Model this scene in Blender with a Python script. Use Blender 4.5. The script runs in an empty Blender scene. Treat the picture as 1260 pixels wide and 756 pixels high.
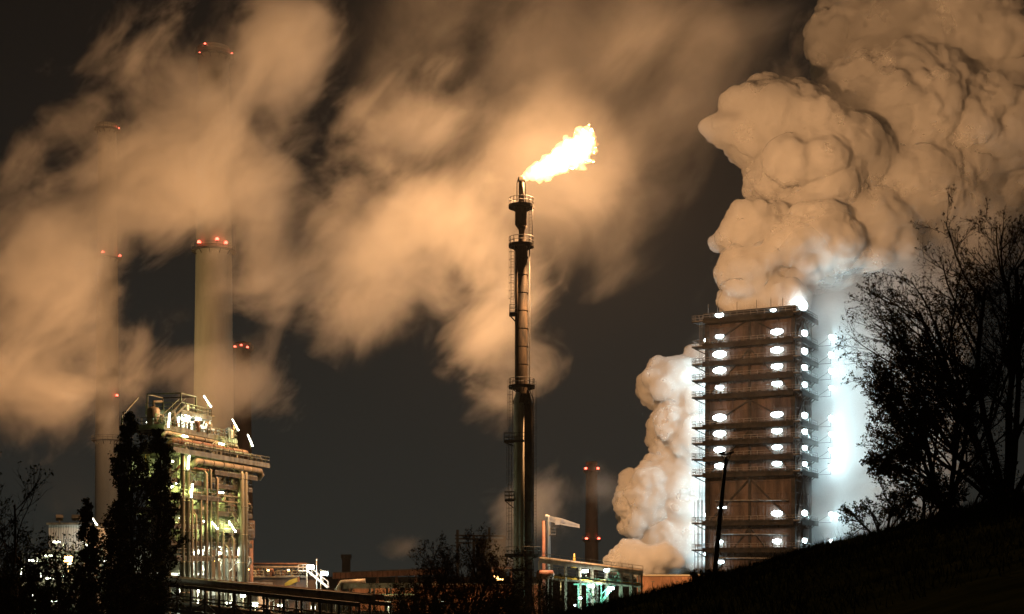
import bpy, math, random
import numpy as np
from mathutils import Vector, Matrix

# ------------------------------------------------------------------ camera, world, exposure
S = bpy.context.scene
COL = S.collection
PI = math.pi
F = 630.0 / math.tan(math.radians(20.0))     # focal length in photo pixels
HY, CZ = 705.0, 10.0                         # horizon row, eye height

def P(px, py, Y):                            # photo direction at depth Y -> world point
    return Vector(((px - 630.0) / F * Y, Y, CZ + (HY - py) / F * Y))

cam = bpy.data.cameras.new('camera')
cam.sensor_fit = 'HORIZONTAL'
cam.angle = math.radians(40.0)
cam.shift_y = (HY - 378.0) / 1260.0
cam.clip_start, cam.clip_end = 0.5, 6000
camo = bpy.data.objects.new('camera', cam)
camo.location = (0, 0, CZ)
camo.rotation_euler = (PI / 2, 0, 0)
COL.objects.link(camo)
S.camera = camo

W = bpy.data.worlds.new('World')
S.world = W
W.use_nodes = True
nt = W.node_tree
bg = nt.nodes['Background']
tc = nt.nodes.new('ShaderNodeTexCoord')
sep = nt.nodes.new('ShaderNodeSeparateXYZ')
ramp = nt.nodes.new('ShaderNodeValToRGB')
nt.links.new(tc.outputs['Generated'], sep.inputs[0])
nt.links.new(sep.outputs['Z'], ramp.inputs['Fac'])
cr = ramp.color_ramp                          # night overcast over a lit city: paler at the horizon
cr.elements[0].position = 0.0
cr.elements[0].color = (0.0245, 0.0272, 0.0245, 1)
cr.elements[1].position = 0.42
cr.elements[1].color = (0.0055, 0.0052, 0.0048, 1)
e = cr.elements.new(0.16); e.color = (0.016, 0.0178, 0.0163, 1)
e = cr.elements.new(0.28); e.color = (0.011, 0.0105, 0.0092, 1)
nt.links.new(ramp.outputs['Color'], bg.inputs['Color'])
bg.inputs['Strength'].default_value = 0.75

S.view_settings.view_transform = 'Standard'
S.view_settings.look = 'None'
S.view_settings.exposure = 0.0
S.view_settings.gamma = 1.0
S.render.engine = 'CYCLES'
cy = S.cycles
cy.max_bounces = 8
cy.diffuse_bounces = 2
cy.glossy_bounces = 2
cy.transparent_max_bounces = 8
cy.volume_bounces = 6
cy.sample_clamp_indirect = 3.0
cy.use_adaptive_sampling = True
cy.adaptive_threshold = 0.04
cy.use_light_tree = True
cy.caustics_reflective = cy.caustics_refractive = False
cy.volume_step_rate = 1.0
cy.volume_max_steps = 96
cy.use_denoising = True
try:
    cy.denoiser = 'OPENIMAGEDENOISE'
    cy.denoising_input_passes = 'RGB_ALBEDO_NORMAL'
except Exception:
    pass

# light colours and powers, tuned together
FLARE_COL, FLARE_W = (1.0, 0.51, 0.215), 6.5e5
SODIUM_COL = (1.0, 0.45, 0.13)
SODIUM_W, CHIM_W, WALL_W = 0.5e5, 8e4, 480.0
QUENCH_COL, QUENCH_W = (0.60, 0.92, 1.0), 1000.0
TUBE_COL = (0.86, 1.0, 0.27)

# ------------------------------------------------------------------ helpers
def link(o):
    COL.objects.link(o)
    return o

def tag(o, label=None, cat=None, group=None, kind=None):
    if label: o['label'] = label
    if cat: o['category'] = cat
    if group: o['group'] = group
    if kind: o['kind'] = kind
    return o

def thing(name, label, cat, loc=(0, 0, 0), group=None):
    o = bpy.data.objects.new(name, None)
    o.empty_display_size = 0.5
    o.location = loc
    link(o)
    return tag(o, label, cat, group)

def attach(o, parent):                       # keep world coordinates: parts are modelled in place
    o.parent = parent
    if parent.type == 'EMPTY':
        o.matrix_parent_inverse = Matrix.Translation(-parent.location)

class MB:
    """collects shapes in world coordinates; build() links them as ONE mesh object"""
    def __init__(s):
        s.v, s.f, s.sm = [], [], []
    def add(s, vs, fs, smooth=False):
        b = len(s.v)
        s.v.extend([tuple(p) for p in vs])
        s.f.extend([tuple(b + i for i in f) for f in fs])
        s.sm.extend([smooth] * len(fs))
        return s
    def obox(s, c, ax, ay, az):              # oriented box from centre and half axes
        c, ax, ay, az = Vector(c), Vector(ax), Vector(ay), Vector(az)
        vs = [c + sx * ax + sy * ay + sz * az for sx in (-1, 1) for sy in (-1, 1) for sz in (-1, 1)]
        return s.add(vs, [(0, 1, 3, 2), (4, 6, 7, 5), (0, 4, 5, 1), (2, 3, 7, 6), (0, 2, 6, 4), (1, 5, 7, 3)])
    def box(s, x0, x1, y0, y1, z0, z1):
        return s.obox(((x0 + x1) / 2, (y0 + y1) / 2, (z0 + z1) / 2), ((x1 - x0) / 2, 0, 0), (0, (y1 - y0) / 2, 0), (0, 0, (z1 - z0) / 2))
    def bar(s, p0, p1, w, h=None):
        p0, p1 = Vector(p0), Vector(p1)
        h = h or w
        d = (p1 - p0)
        L = d.length
        if L < 1e-6: return s
        d.normalize()
        up = Vector((0, 0, 1)) if abs(d.z) < 0.95 else Vector((1, 0, 0))
        a = d.cross(up).normalized()
        b = a.cross(d).normalized()
        return s.obox((p0 + p1) / 2, d * L / 2, a * w / 2, b * h / 2)
    def tube(s, pts, r, n=8, cap=True):
        pts = [Vector(p) for p in pts]
        rs = r if isinstance(r, (list, tuple)) else [r] * len(pts)
        vs, fs = [], []
        prev = None
        for i, p in enumerate(pts):
            d = (pts[min(i + 1, len(pts) - 1)] - pts[max(i - 1, 0)])
            if d.length < 1e-9: d = Vector((0, 0, 1))
            d.normalize()
            if prev is None:
                up = Vector((0, 0, 1)) if abs(d.z) < 0.9 else Vector((1, 0, 0))
                a = d.cross(up).normalized()
            else:
                a = (prev - d * prev.dot(d)).normalized()
            prev = a
            b = d.cross(a)
            for k in range(n):
                t = 2 * PI * k / n
                vs.append(p + (a * math.cos(t) + b * math.sin(t)) * rs[i])
        for i in range(len(pts) - 1):
            for k in range(n):
                fs.append((i * n + k, i * n + (k + 1) % n, (i + 1) * n + (k + 1) % n, (i + 1) * n + k))
        s.add(vs, fs, n > 4)
        if cap:
            base = len(s.v) - len(vs)
            s.f.append(tuple(base + k for k in reversed(range(n)))); s.sm.append(False)
            s.f.append(tuple(base + (len(pts) - 1) * n + k for k in range(n))); s.sm.append(False)
        return s
    def ring(s, c, r0, r1, z0, z1, n=20, a0=0.0, a1=2 * PI):      # annular deck
        full = abs(a1 - a0 - 2 * PI) < 1e-6
        m = n if full else n + 1
        vs = []
        for k in range(m):
            t = a0 + (a1 - a0) * k / n
            for r, z in ((r0, z0), (r1, z0), (r1, z1), (r0, z1)):
                vs.append((c[0] + r * math.cos(t), c[1] + r * math.sin(t), z))
        fs = []
        for k in range(n):
            j = (k + 1) % m
            for q in range(4):
                fs.append((k * 4 + q, j * 4 + q, j * 4 + (q + 1) % 4, k * 4 + (q + 1) % 4))
        if not full:
            fs += [(0, 1, 2, 3), tuple(reversed([(m - 1) * 4 + q for q in range(4)]))]
        return s.add(vs, fs)
    def build(s, name, m, parent=None):
        me = bpy.data.meshes.new(name)
        me.from_pydata(s.v, [], s.f)
        me.polygons.foreach_set('use_smooth', s.sm)
        me.materials.append(m)
        me.update()
        o = bpy.data.objects.new(name, me)
        link(o)
        if parent is not None:
            attach(o, parent)
        return o

def railing(mb, pts, h=1.1, step=1.6, r=0.04, close=False):
    pts = [Vector(p) for p in pts]
    if close: pts = pts + [pts[0]]
    for a, b in zip(pts[:-1], pts[1:]):
        d = b - a
        n = max(1, int(round(d.length / step)))
        for k in range(n + 1):
            p = a + d * k / n
            mb.bar(p, p + Vector((0, 0, h)), 2 * r)
        for hh in (h, h * 0.55):
            mb.bar(a + Vector((0, 0, hh)), b + Vector((0, 0, hh)), 2 * r)
        mb.bar(a + Vector((0, 0, 0.08)), b + Vector((0, 0, 0.08)), 0.03, 0.15)
    return mb

def ladder(mb, p, z0, z1, out, cage=True, w=0.5):
    p, out = Vector(p), Vector(out).normalized()
    side = Vector((-out.y, out.x, 0))
    for sg in (-1, 1):
        q = p + side * sg * w / 2
        mb.bar((q.x, q.y, z0), (q.x, q.y, z1), 0.06)
    z = z0 + 0.3
    while z < z1:
        mb.bar((p + side * w / 2) + Vector((0, 0, z - p.z)), (p - side * w / 2) + Vector((0, 0, z - p.z)), 0.035)
        z += 0.45
    if cage:
        z = z0 + 2.2
        hoop = [side * math.cos(t) * 0.4 + out * (0.35 + 0.4 * math.sin(t)) for t in np.linspace(-0.6, PI + 0.6, 8)]
        while z < z1:
            mb.tube([Vector((p.x, p.y, z)) + h for h in hoop], 0.03, 4, False)
            z += 1.1
        for h in hoop[1:-1:2]:
            q = Vector((p.x, p.y, 0)) + h
            mb.bar((q.x, q.y, z0 + 2.2), (q.x, q.y, z1), 0.04)
    return mb

def stairs(mb, a, b, w, side):
    a, b, side = Vector(a), Vector(b), Vector(side).normalized()
    for sg in (-1, 1):
        o = side * sg * w / 2
        mb.bar(a + o, b + o, 0.08, 0.28)
        mb.bar(a + o + Vector((0, 0, 1.0)), b + o + Vector((0, 0, 1.0)), 0.07)
        for k in range(5):
            q = a.lerp(b, k / 4) + o
            mb.bar(q, q + Vector((0, 0, 1.0)), 0.06)
    n = max(3, int(abs(b.z - a.z) / 0.22))
    for k in range(n + 1):
        q = a.lerp(b, k / n)
        mb.bar(q - side * w / 2, q + side * w / 2, 0.26, 0.04)
    return mb

# ------------------------------------------------------------------ materials
def mat(name, c1, c2=None, scale=0.6, rough=0.7, metal=0.0, bump=0.0, streak=1.0, detail=5.0, lo=0.38, hi=0.62, spec=0.5):
    m = bpy.data.materials.new(name)
    m.use_nodes = True
    nt = m.node_tree
    b = nt.nodes['Principled BSDF']
    b.inputs['Roughness'].default_value = rough
    b.inputs['Metallic'].default_value = metal
    b.inputs['Specular IOR Level'].default_value = spec
    g = nt.nodes.new('ShaderNodeNewGeometry')
    mp = nt.nodes.new('ShaderNodeMapping')
    mp.inputs['Scale'].default_value = (1, 1, streak)
    nt.links.new(g.outputs['Position'], mp.inputs['Vector'])
    n = nt.nodes.new('ShaderNodeTexNoise')
    n.inputs['Scale'].default_value = scale
    n.inputs['Detail'].default_value = detail
    n.inputs['Roughness'].default_value = 0.65
    nt.links.new(mp.outputs[0], n.inputs['Vector'])
    r = nt.nodes.new('ShaderNodeValToRGB')
    r.color_ramp.elements[0].position = lo
    r.color_ramp.elements[1].position = hi
    r.color_ramp.elements[0].color = (*c1, 1)
    r.color_ramp.elements[1].color = (*(c2 or [x * 1.5 for x in c1]), 1)
    nt.links.new(n.outputs['Fac'], r.inputs['Fac'])
    nt.links.new(r.outputs[0], b.inputs['Base Color'])
    if bump:
        bp = nt.nodes.new('ShaderNodeBump')
        bp.inputs['Strength'].default_value = bump
        bp.inputs['Distance'].default_value = 0.1
        nt.links.new(n.outputs['Fac'], bp.inputs['Height'])
        nt.links.new(bp.outputs[0], b.inputs['Normal'])
    return m

def emit(name, col, strength, sampled=False):
    m = bpy.data.materials.new(name)
    m.use_nodes = True
    nt = m.node_tree
    nt.nodes.remove(nt.nodes['Principled BSDF'])
    em = nt.nodes.new('ShaderNodeEmission')
    em.inputs['Color'].default_value = (*col, 1)
    em.inputs['Strength'].default_value = strength
    nt.links.new(em.outputs[0], nt.nodes['Material Output'].inputs['Surface'])
    if not sampled:
        m.cycles.emission_sampling = 'NONE'
    return m

M = dict(
    dark=mat('dark_steel', (0.035, 0.033, 0.03), (0.09, 0.08, 0.07), 0.8, 0.6, 0.3),
    steel=mat('galvanised_steel', (0.08, 0.078, 0.062), (0.20, 0.195, 0.16), 0.9, 0.5, 0.4, streak=0.3),
    pipe=mat('insulated_pipe_cladding', (0.11, 0.105, 0.08), (0.26, 0.245, 0.19), 0.7, 0.45, 0.4, streak=0.2),
    pipe_dark=mat('weathered_pipe', (0.12, 0.10, 0.08), (0.26, 0.22, 0.17), 0.7, 0.55, 0.3, streak=0.2),
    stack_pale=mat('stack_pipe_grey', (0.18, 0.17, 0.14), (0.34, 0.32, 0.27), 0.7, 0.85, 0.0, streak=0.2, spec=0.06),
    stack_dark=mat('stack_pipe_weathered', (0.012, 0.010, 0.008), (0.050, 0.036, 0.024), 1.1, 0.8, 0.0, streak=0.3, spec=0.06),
    walk=mat('blackened_walkway', (0.009, 0.009, 0.009), (0.024, 0.022, 0.020), 0.8, 0.9, 0.0, spec=0.02),
    rail=mat('dull_railing', (0.06, 0.058, 0.055), (0.13, 0.125, 0.12), 0.8, 0.7, 0.0, spec=0.2),
    rust=mat('rusty_steel', (0.10, 0.045, 0.028), (0.20, 0.095, 0.06), 0.9, 0.8),
    clad=mat('brown_cladding', (0.020, 0.016, 0.0145), (0.075, 0.054, 0.046), 0.35, 0.95, streak=0.15, spec=0.03),
    conc=mat('stack_concrete', (0.30, 0.28, 0.23), (0.44, 0.41, 0.34), 0.12, 0.9, streak=0.15),
    brick=mat('dark_chimney_brick', (0.045, 0.032, 0.027), (0.09, 0.065, 0.055), 0.3, 0.9, streak=0.3),
    white=mat('pale_sheet_metal', (0.42, 0.42, 0.40), (0.6, 0.6, 0.57), 0.3, 0.6, streak=0.1),
    red=mat('red_oxide_paint', (0.16, 0.06, 0.04), (0.28, 0.12, 0.08), 0.6, 0.6),
    green=mat('green_paint_and_light', (0.10, 0.30, 0.22), (0.18, 0.42, 0.32), 0.7, 0.55),
    yellow=mat('yellow_paint', (0.55, 0.32, 0.04), (0.7, 0.45, 0.08), 0.6, 0.55),
    wall=mat('brick_wall', (0.15, 0.08, 0.05), (0.30, 0.16, 0.10), 0.4, 0.9, streak=0.4),
    roof=mat('roof_felt', (0.06, 0.055, 0.05), (0.12, 0.11, 0.1), 0.4, 0.85),
    bark=mat('bark', (0.020, 0.016, 0.012), (0.045, 0.035, 0.026), 2.0, 0.95, spec=0.0),
    leaf=mat('leaves', (0.016, 0.022, 0.008), (0.04, 0.046, 0.017), 1.5, 0.9, spec=0.0),
    leafb=mat('autumn_leaves', (0.03, 0.022, 0.01), (0.065, 0.045, 0.018), 1.5, 0.9, spec=0.0),
    bulb=emit('cold_white_lamp', (0.78, 0.97, 1.0), 26),
    tube=emit('fluorescent_tube', (1.0, 1.0, 0.80), 22),
    sodium=emit('sodium_lamp', (1.0, 0.52, 0.16), 30),
    beacon=emit('red_beacon', (1.0, 0.10, 0.06), 9),
)

def light(name, loc, watts, col, radius=0.3, parent=None, target=None, cone=100, blend=0.5):
    kind = 'SPOT' if target is not None else 'POINT'
    l = bpy.data.lights.new(name, kind)
    l.energy = watts
    l.color = col
    l.shadow_soft_size = radius
    o = bpy.data.objects.new(name, l)
    o.location = loc
    if target is not None:
        l.spot_size = math.radians(cone)
        l.spot_blend = blend
        o.rotation_euler = (Vector(target) - Vector(loc)).to_track_quat('-Z', 'Y').to_euler()
    link(o)
    if parent is not None:
        attach(o, parent)
    return o

# ------------------------------------------------------------------ noise on arrays
def _hash(ix, iy, iz, seed):
    h = (ix.astype(np.int64) * 374761393 + iy.astype(np.int64) * 668265263 + iz.astype(np.int64) * 2147483647 + seed * 974634777) & 0xFFFFFFFF
    h = ((h ^ (h >> 13)) * 1274126177) & 0xFFFFFFFF
    h = ((h ^ (h >> 16)) * 2246822519) & 0xFFFFFFFF
    return ((h ^ (h >> 15)) & 0xFFFFFF) / float(0xFFFFFF)

def vnoise(p, seed=0):
    i = np.floor(p).astype(np.int64)
    f = p - i
    f = f * f * (3 - 2 * f)
    out = 0
    for dx in (0, 1):
        for dy in (0, 1):
            for dz in (0, 1):
                w = (f[:, 0] if dx else 1 - f[:, 0]) * (f[:, 1] if dy else 1 - f[:, 1]) * (f[:, 2] if dz else 1 - f[:, 2])
                out = out + w * _hash(i[:, 0] + dx, i[:, 1] + dy, i[:, 2] + dz, seed)
    return out

def fbm(p, oct=4, seed=0):
    a, s, t = 0.5, 0.0, 0.0
    for k in range(oct):
        s = s + a * vnoise(p * 2 ** k, seed + k); t += a; a *= 0.5
    return s / t

def worley(p, seed=0):
    i = np.floor(p).astype(np.int64)
    best = np.full(len(p), 9.0)
    for dx in (-1, 0, 1):
        for dy in (-1, 0, 1):
            for dz in (-1, 0, 1):
                c = i + np.array((dx, dy, dz))
                q = np.stack([c[:, k] + _hash(c[:, 0], c[:, 1], c[:, 2], seed + 11 * (k + 1)) for k in range(3)], 1)
                best = np.minimum(best, ((p - q) ** 2).sum(1))
    return np.sqrt(best)

# ------------------------------------------------------------------ ground and hill: one sheet to the horizon
def smooth(a, b, x):
    t = np.clip((x - a) / (b - a), 0, 1)
    return t * t * (3 - 2 * t)

def ground_h(x, y):
    x, y = np.asarray(x, float), np.asarray(y, float)
    plane = 7.7 + 0.27 * x
    plane = np.where(x > 26, 7.7 + 0.27 * 26 + 0.1 * (x - 26), plane)
    plane = np.log1p(np.exp(np.clip(plane * 1.2, -40, 40))) / 1.2
    k = 1 - smooth(56, 96, y)
    p = np.stack([x.ravel(), y.ravel(), 0 * x.ravel()], 1)
    n = (fbm(p * 0.12, 3, 5) - 0.5).reshape(x.shape)
    n2 = (fbm(p * 0.9, 2, 9) - 0.5).reshape(x.shape)
    return plane * k + k * (n * 0.7 + n2 * 0.16) * smooth(4, 30, y) + (1 - k) * n * 0.25

xs = np.concatenate([[-3000, -1500, -700, -350, -200, -120, -80], np.arange(-50, 50, 0.7), [60, 80, 120, 200, 350, 700, 1500, 3000]])
ys = np.concatenate([[-300, -100, -40], np.arange(-10, 100, 0.7), [104, 110, 120, 140, 170, 220, 300, 420, 600, 900, 1400, 2200, 3500]])
GX, GY = np.meshgrid(xs, ys)
GZ = ground_h(GX, GY)
nx, ny = len(xs), len(ys)
me = bpy.data.meshes.new('ground')
me.from_pydata(np.stack([GX.ravel(), GY.ravel(), GZ.ravel()], 1).tolist(), [],
               [(j * nx + i, j * nx + i + 1, (j + 1) * nx + i + 1, (j + 1) * nx + i) for j in range(ny - 1) for i in range(nx - 1)])
me.polygons.foreach_set('use_smooth', [True] * len(me.polygons))
me.materials.append(mat('grassy_soil', (0.010, 0.013, 0.005), (0.022, 0.026, 0.010), 0.8, 1.0, bump=0.6, spec=0.0))
tag(link(bpy.data.objects.new('ground', me)), 'dark grassy hillside rising to the right with the plant ground behind', kind='structure')

def gz(x, y):
    return float(ground_h(np.array([x]), np.array([y]))[0])

# grass blades on the hillside
rng = np.random.default_rng(4)
N = 52000
gx = rng.uniform(-2, 32, N); gy = 24 + 38 * rng.uniform(0, 1, N) ** 0.7
gzv = ground_h(gx, gy)
hgt = rng.uniform(0.10, 0.30, N) * (0.6 + 0.9 * vnoise(np.stack([gx, gy, 0 * gx], 1) * 0.5, 3))
hgt[::37] *= rng.uniform(1.5, 3.2, len(hgt[::37]))
ang = rng.uniform(0, 2 * PI, N); lean = rng.normal(0, 0.35, (N, 2)) * hgt[:, None]
wd = rng.uniform(0.008, 0.02, N)
V = np.zeros((N, 3, 3))
V[:, 0] = np.stack([gx - np.cos(ang) * wd, gy - np.sin(ang) * wd, gzv - 0.02], 1)
V[:, 1] = np.stack([gx + np.cos(ang) * wd, gy + np.sin(ang) * wd, gzv - 0.02], 1)
V[:, 2] = np.stack([gx + lean[:, 0], gy + lean[:, 1], gzv + hgt], 1)
me = bpy.data.meshes.new('grass')
me.from_pydata(V.reshape(-1, 3).tolist(), [], [(3 * i, 3 * i + 1, 3 * i + 2) for i in range(N)])
me.materials.append(M['leaf'])
tag(link(bpy.data.objects.new('grass', me)), 'short rough grass on the dark hillside', 'grass', kind='stuff')

# ------------------------------------------------------------------ flare stack (Y = 200)
FY = 200.0
mpp = FY / F
fx0, fz = (642 - 630) * mpp, lambda py: CZ + (HY - py) * mpp
def fX(px): return (px - 630) * mpp

stack = thing('flare_stack', 'tall flare stack of paired steel pipes with ring platforms, burning at its tip', 'flare stack', (fx0, FY, 0))
# upper riser, neck, seal drum, tip
xr = fX(642)
MB().tube([(xr, FY, fz(497)), (xr, FY, fz(485)), (xr, FY, fz(303))], [1.38, 0.86, 0.82], 20).build('riser', M['stack_dark'], stack)
MB().tube([(fX(635.8), FY - 0.5, fz(478)), (fX(635.8), FY - 0.5, fz(306))], 0.27, 10).build('side_pipe', M['stack_dark'], stack)
MB().tube([(xr, FY, fz(303)), (xr, FY, fz(299)), (xr, FY, fz(288)), (xr, FY, fz(283)), (xr, FY, fz(279))], [0.8, 0.5, 0.42, 0.46, 0.8], 16).build('neck', M['stack_dark'], stack)
MB().tube([(fX(641), FY, fz(280)), (fX(641), FY, fz(277)), (fX(641), FY, fz(258)), (fX(641), FY, fz(254)), (fX(641), FY, fz(250)), (fX(641), FY, fz(247))],
          [0.55, 0.84, 0.84, 0.80, 0.5, 0.36], 20).build('seal_drum', M['stack_dark'], stack)
tipm = MB().tube([(fX(641.5), FY, fz(250)), (fX(641.5), FY, fz(222))], [0.42, 0.36], 14)
tipm.tube([(fX(641.5), FY, fz(224)), (fX(641.5), FY, fz(218.5))], [0.46, 0.46], 14)
for dx in (-0.62, 0.6):
    tipm.tube([(fX(641.5) + dx, FY - 0.1, fz(250)), (fX(641.5) + dx, FY - 0.1, fz(226)), (fX(641.5) + dx * 0.7, FY - 0.1, fz(220))], 0.07, 6)
tipm.build('burner_tip', M['stack_dark'], stack)
# lower pair of pipes
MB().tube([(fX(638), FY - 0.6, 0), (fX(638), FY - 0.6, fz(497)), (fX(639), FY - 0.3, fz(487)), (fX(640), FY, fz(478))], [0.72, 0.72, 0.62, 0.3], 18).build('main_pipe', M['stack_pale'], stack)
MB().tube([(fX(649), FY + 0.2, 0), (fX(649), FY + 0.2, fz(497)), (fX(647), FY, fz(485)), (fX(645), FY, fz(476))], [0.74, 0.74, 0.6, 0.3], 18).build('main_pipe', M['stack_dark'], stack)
MB().tube([(fX(644), FY - 1.1, 4), (fX(644), FY - 1.1, fz(500))], 0.13, 8).build('purge_pipe', M['stack_pale'], stack)
MB().tube([(fX(651.5), FY, fz(303)), (fX(651.5), FY, fz(480)), (fX(656.5), FY, fz(492)), (fX(656.5), FY, 3)], 0.09, 6).build('ignition_pipe', M['rail'], stack)
MB().tube([(fX(655), FY - 0.2, fz(250)), (fX(655), FY - 0.2, fz(303))], 0.07, 6).build('ignition_pipe', M['rail'], stack)
# flanges and brackets on the pipes
for py in range(318, 470, 22):
    MB().ring((xr, FY), 0.80, 0.93, fz(py), fz(py) + 0.14, 18).build('flange', M['stack_dark'], stack)
for py in range(505, 740, 26):
    MB().ring((fX(638), FY - 0.6), 0.71, 0.82, fz(py), fz(py) + 0.14, 16).build('flange', M['stack_pale'], stack)
    MB().ring((fX(649), FY + 0.2), 0.73, 0.84, fz(py + 8), fz(py + 8) + 0.14, 16).build('flange', M['stack_dark'], stack)
    MB().bar((fX(649) + 0.7, FY, fz(py + 3)), (fX(656.5), FY, fz(py + 3)), 0.09).build('bracket', M['stack_dark'], stack)
    MB().bar((fX(638), FY - 1.2, fz(py + 3)), (fX(649), FY - 0.5, fz(py + 3)), 0.12, 0.2).build('bracket', M['stack_dark'], stack)
def ring_platform(py, pxa, pxb, half=False, y_off=0.0):
    cx = (fX(pxa) + fX(pxb)) / 2; R = (fX(pxb) - fX(pxa)) / 2
    z = fz(py)
    c = (cx, FY + y_off)
    d = MB().ring(c, R * 0.35, R, z - 0.16, z, 24)
    for k in range(8):
        t = k * PI / 4 + 0.2
        d.bar((c[0] + math.cos(t) * R * 0.3, c[1] + math.sin(t) * R * 0.3, z - 0.9), (c[0] + math.cos(t) * R * 0.92, c[1] + math.sin(t) * R * 0.92, z - 0.2), 0.1)
    d.ring(c, R - 0.04, R + 0.02, z - 0.30, z + 0.16, 24)
    o = d.build('platform', M['walk'], stack)
    r = MB()
    for k in range(14):
        t = 2 * PI * k / 14
        q = (c[0] + math.cos(t) * (R - 0.05), c[1] + math.sin(t) * (R - 0.05))
        r.bar((q[0], q[1], z), (q[0], q[1], z + 1.15), 0.08)
    for hh in (0.6, 1.13):
        r.tube([(c[0] + math.cos(t) * (R - 0.05), c[1] + math.sin(t) * (R - 0.05), z + hh) for t in np.linspace(0, 2 * PI, 29)], 0.04, 5, False)
    r.build('railing', M['rail'], o)
ring_platform(254, 626, 657)
ring_platform(302, 626, 657)
ring_platform(476, 626, 658)
ring_platform(683, 621, 665)
def side_platform(py, pxa, pxb):
    z = fz(py); x0, x1 = fX(pxa), fX(pxb)
    y0, y1 = FY - 1.7, FY + 0.4
    d = MB().box(x0, x1, y0, y1, z - 0.14, z)
    d.bar((x0 + 0.1, FY - 0.6, z - 0.1), (x1, FY - 0.6, z - 1.2), 0.1).bar((x0 + 0.1, FY, z - 0.1), (x1, FY, z - 1.2), 0.1)
    o = d.build('platform', M['walk'], stack)
    railing(MB(), [(x1, y0 + 0.05, z), (x0 + 0.05, y0 + 0.05, z), (x0 + 0.05, y1 - 0.05, z), (x1, y1 - 0.05, z)], 1.2, 0.8).build('railing', M['rail'], o)
side_platform(388, 626.5, 636)
side_platform(544, 620, 645)
side_platform(616, 621, 633)
for px, z0, z1 in ((630.5, 388, 303), (628.5, 476 + 68, 477), (627.5, 616, 545), (627.5, 683, 617), (653, 303, 254), (657.5, 683, 478)):
    ladder(MB(), (fX(px), FY - 0.5, 0), fz(z0), fz(z1) + 1.0, (-0.3, -1, 0), px < 650).build('ladder', M['rail'], stack)
# skirt braces at the foot
ft = MB()
for dx, dy in ((-1, -1), (1, -1), (-1, 1), (1, 1)):
    ft.bar((fx0 + dx * 0.7, FY + dy * 0.7, fz(702)), (fx0 + dx * 2.6, FY + dy * 2.6, 0), 0.32)
ft.ring((fx0, FY), 1.3, 1.75, fz(703), fz(703) + 0.35, 20)
ft.build('base_brace', M['walk'], stack)

# ------------------------------------------------------------------ blob hulls (flame, steam, smoke)
def ico(sub):
    t = (1 + 5 ** 0.5) / 2
    v = [(-1, t, 0), (1, t, 0), (-1, -t, 0), (1, -t, 0), (0, -1, t), (0, 1, t), (0, -1, -t), (0, 1, -t), (t, 0, -1), (t, 0, 1), (-t, 0, -1), (-t, 0, 1)]
    f = [(0, 11, 5), (0, 5, 1), (0, 1, 7), (0, 7, 10), (0, 10, 11), (1, 5, 9), (5, 11, 4), (11, 10, 2), (10, 7, 6), (7, 1, 8), (3, 9, 4), (3, 4, 2), (3, 2, 6), (3, 6, 8), (3, 8, 9), (4, 9, 5), (2, 4, 11), (6, 2, 10), (8, 6, 7), (9, 8, 1)]
    v = [Vector(x).normalized() for x in v]
    for _ in range(sub):
        cache, nf = {}, []
        def mid(a, b):
            k = (min(a, b), max(a, b))
            if k not in cache:
                cache[k] = len(v); v.append(((v[a] + v[b]) / 2).normalized())
            return cache[k]
        for a, b, c in f:
            x, y, z = mid(a, b), mid(b, c), mid(c, a)
            nf += [(a, x, z), (b, y, x), (c, z, y), (x, y, z)]
        f = nf
    return np.array([list(x) for x in v]), np.array(f)
ICO = {k: ico(k) for k in (1, 2, 3, 4)}

def hull(spheres, voxel, sub=2):
    """union of ellipsoids (c, (rx, ry, rz)) remeshed into one closed surface -> verts, faces"""
    big = max(float(np.max(r)) for c, r in spheres)
    vs, fs, nv = [], [], 0
    for c, r in spheres:
        q = float(np.max(r)) / big
        iv, jf = ICO[sub + 1 if q > 0.5 else (sub if q > 0.12 else 1)]
        vs.append(iv * np.array(r) + np.array(c)); fs.append(jf + nv); nv += len(iv)
    vs, fs = np.concatenate(vs), np.concatenate(fs)
    me = bpy.data.meshes.new('tmp')
    me.from_pydata(vs.tolist(), [], fs.tolist())
    o = bpy.data.objects.new('tmp', me)
    link(o)
    md = o.modifiers.new('r', 'REMESH')
    md.mode = 'VOXEL'
    md.voxel_size = voxel
    dg = bpy.context.evaluated_depsgraph_get()
    dg.update()
    ev = o.evaluated_get(dg)
    res = bpy.data.meshes.new_from_object(ev)
    bpy.data.objects.remove(o)
    bpy.data.meshes.remove(me)
    return res

def mesh_arrays(me):
    n = len(me.vertices)
    co = np.empty(n * 3); me.vertices.foreach_get('co', co)
    no = np.empty(n * 3); me.vertices.foreach_get('normal', no)
    return co.reshape(-1, 3), no.reshape(-1, 3)

def relax(me, it=2):
    n = len(me.vertices)
    e = np.empty(len(me.edges) * 2, dtype=np.int64); me.edges.foreach_get('vertices', e)
    e = e.reshape(-1, 2)
    co = np.empty(n * 3); me.vertices.foreach_get('co', co); co = co.reshape(-1, 3)
    deg = np.bincount(e.ravel(), minlength=n)[:, None].clip(1)
    for _ in range(it):
        acc = np.zeros_like(co)
        for k in range(3):
            acc[:, k] = np.bincount(e[:, 0], co[e[:, 1], k], n) + np.bincount(e[:, 1], co[e[:, 0], k], n)
        co = 0.4 * co + 0.6 * acc / deg
    me.vertices.foreach_set('co', co.ravel()); me.update()

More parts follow.
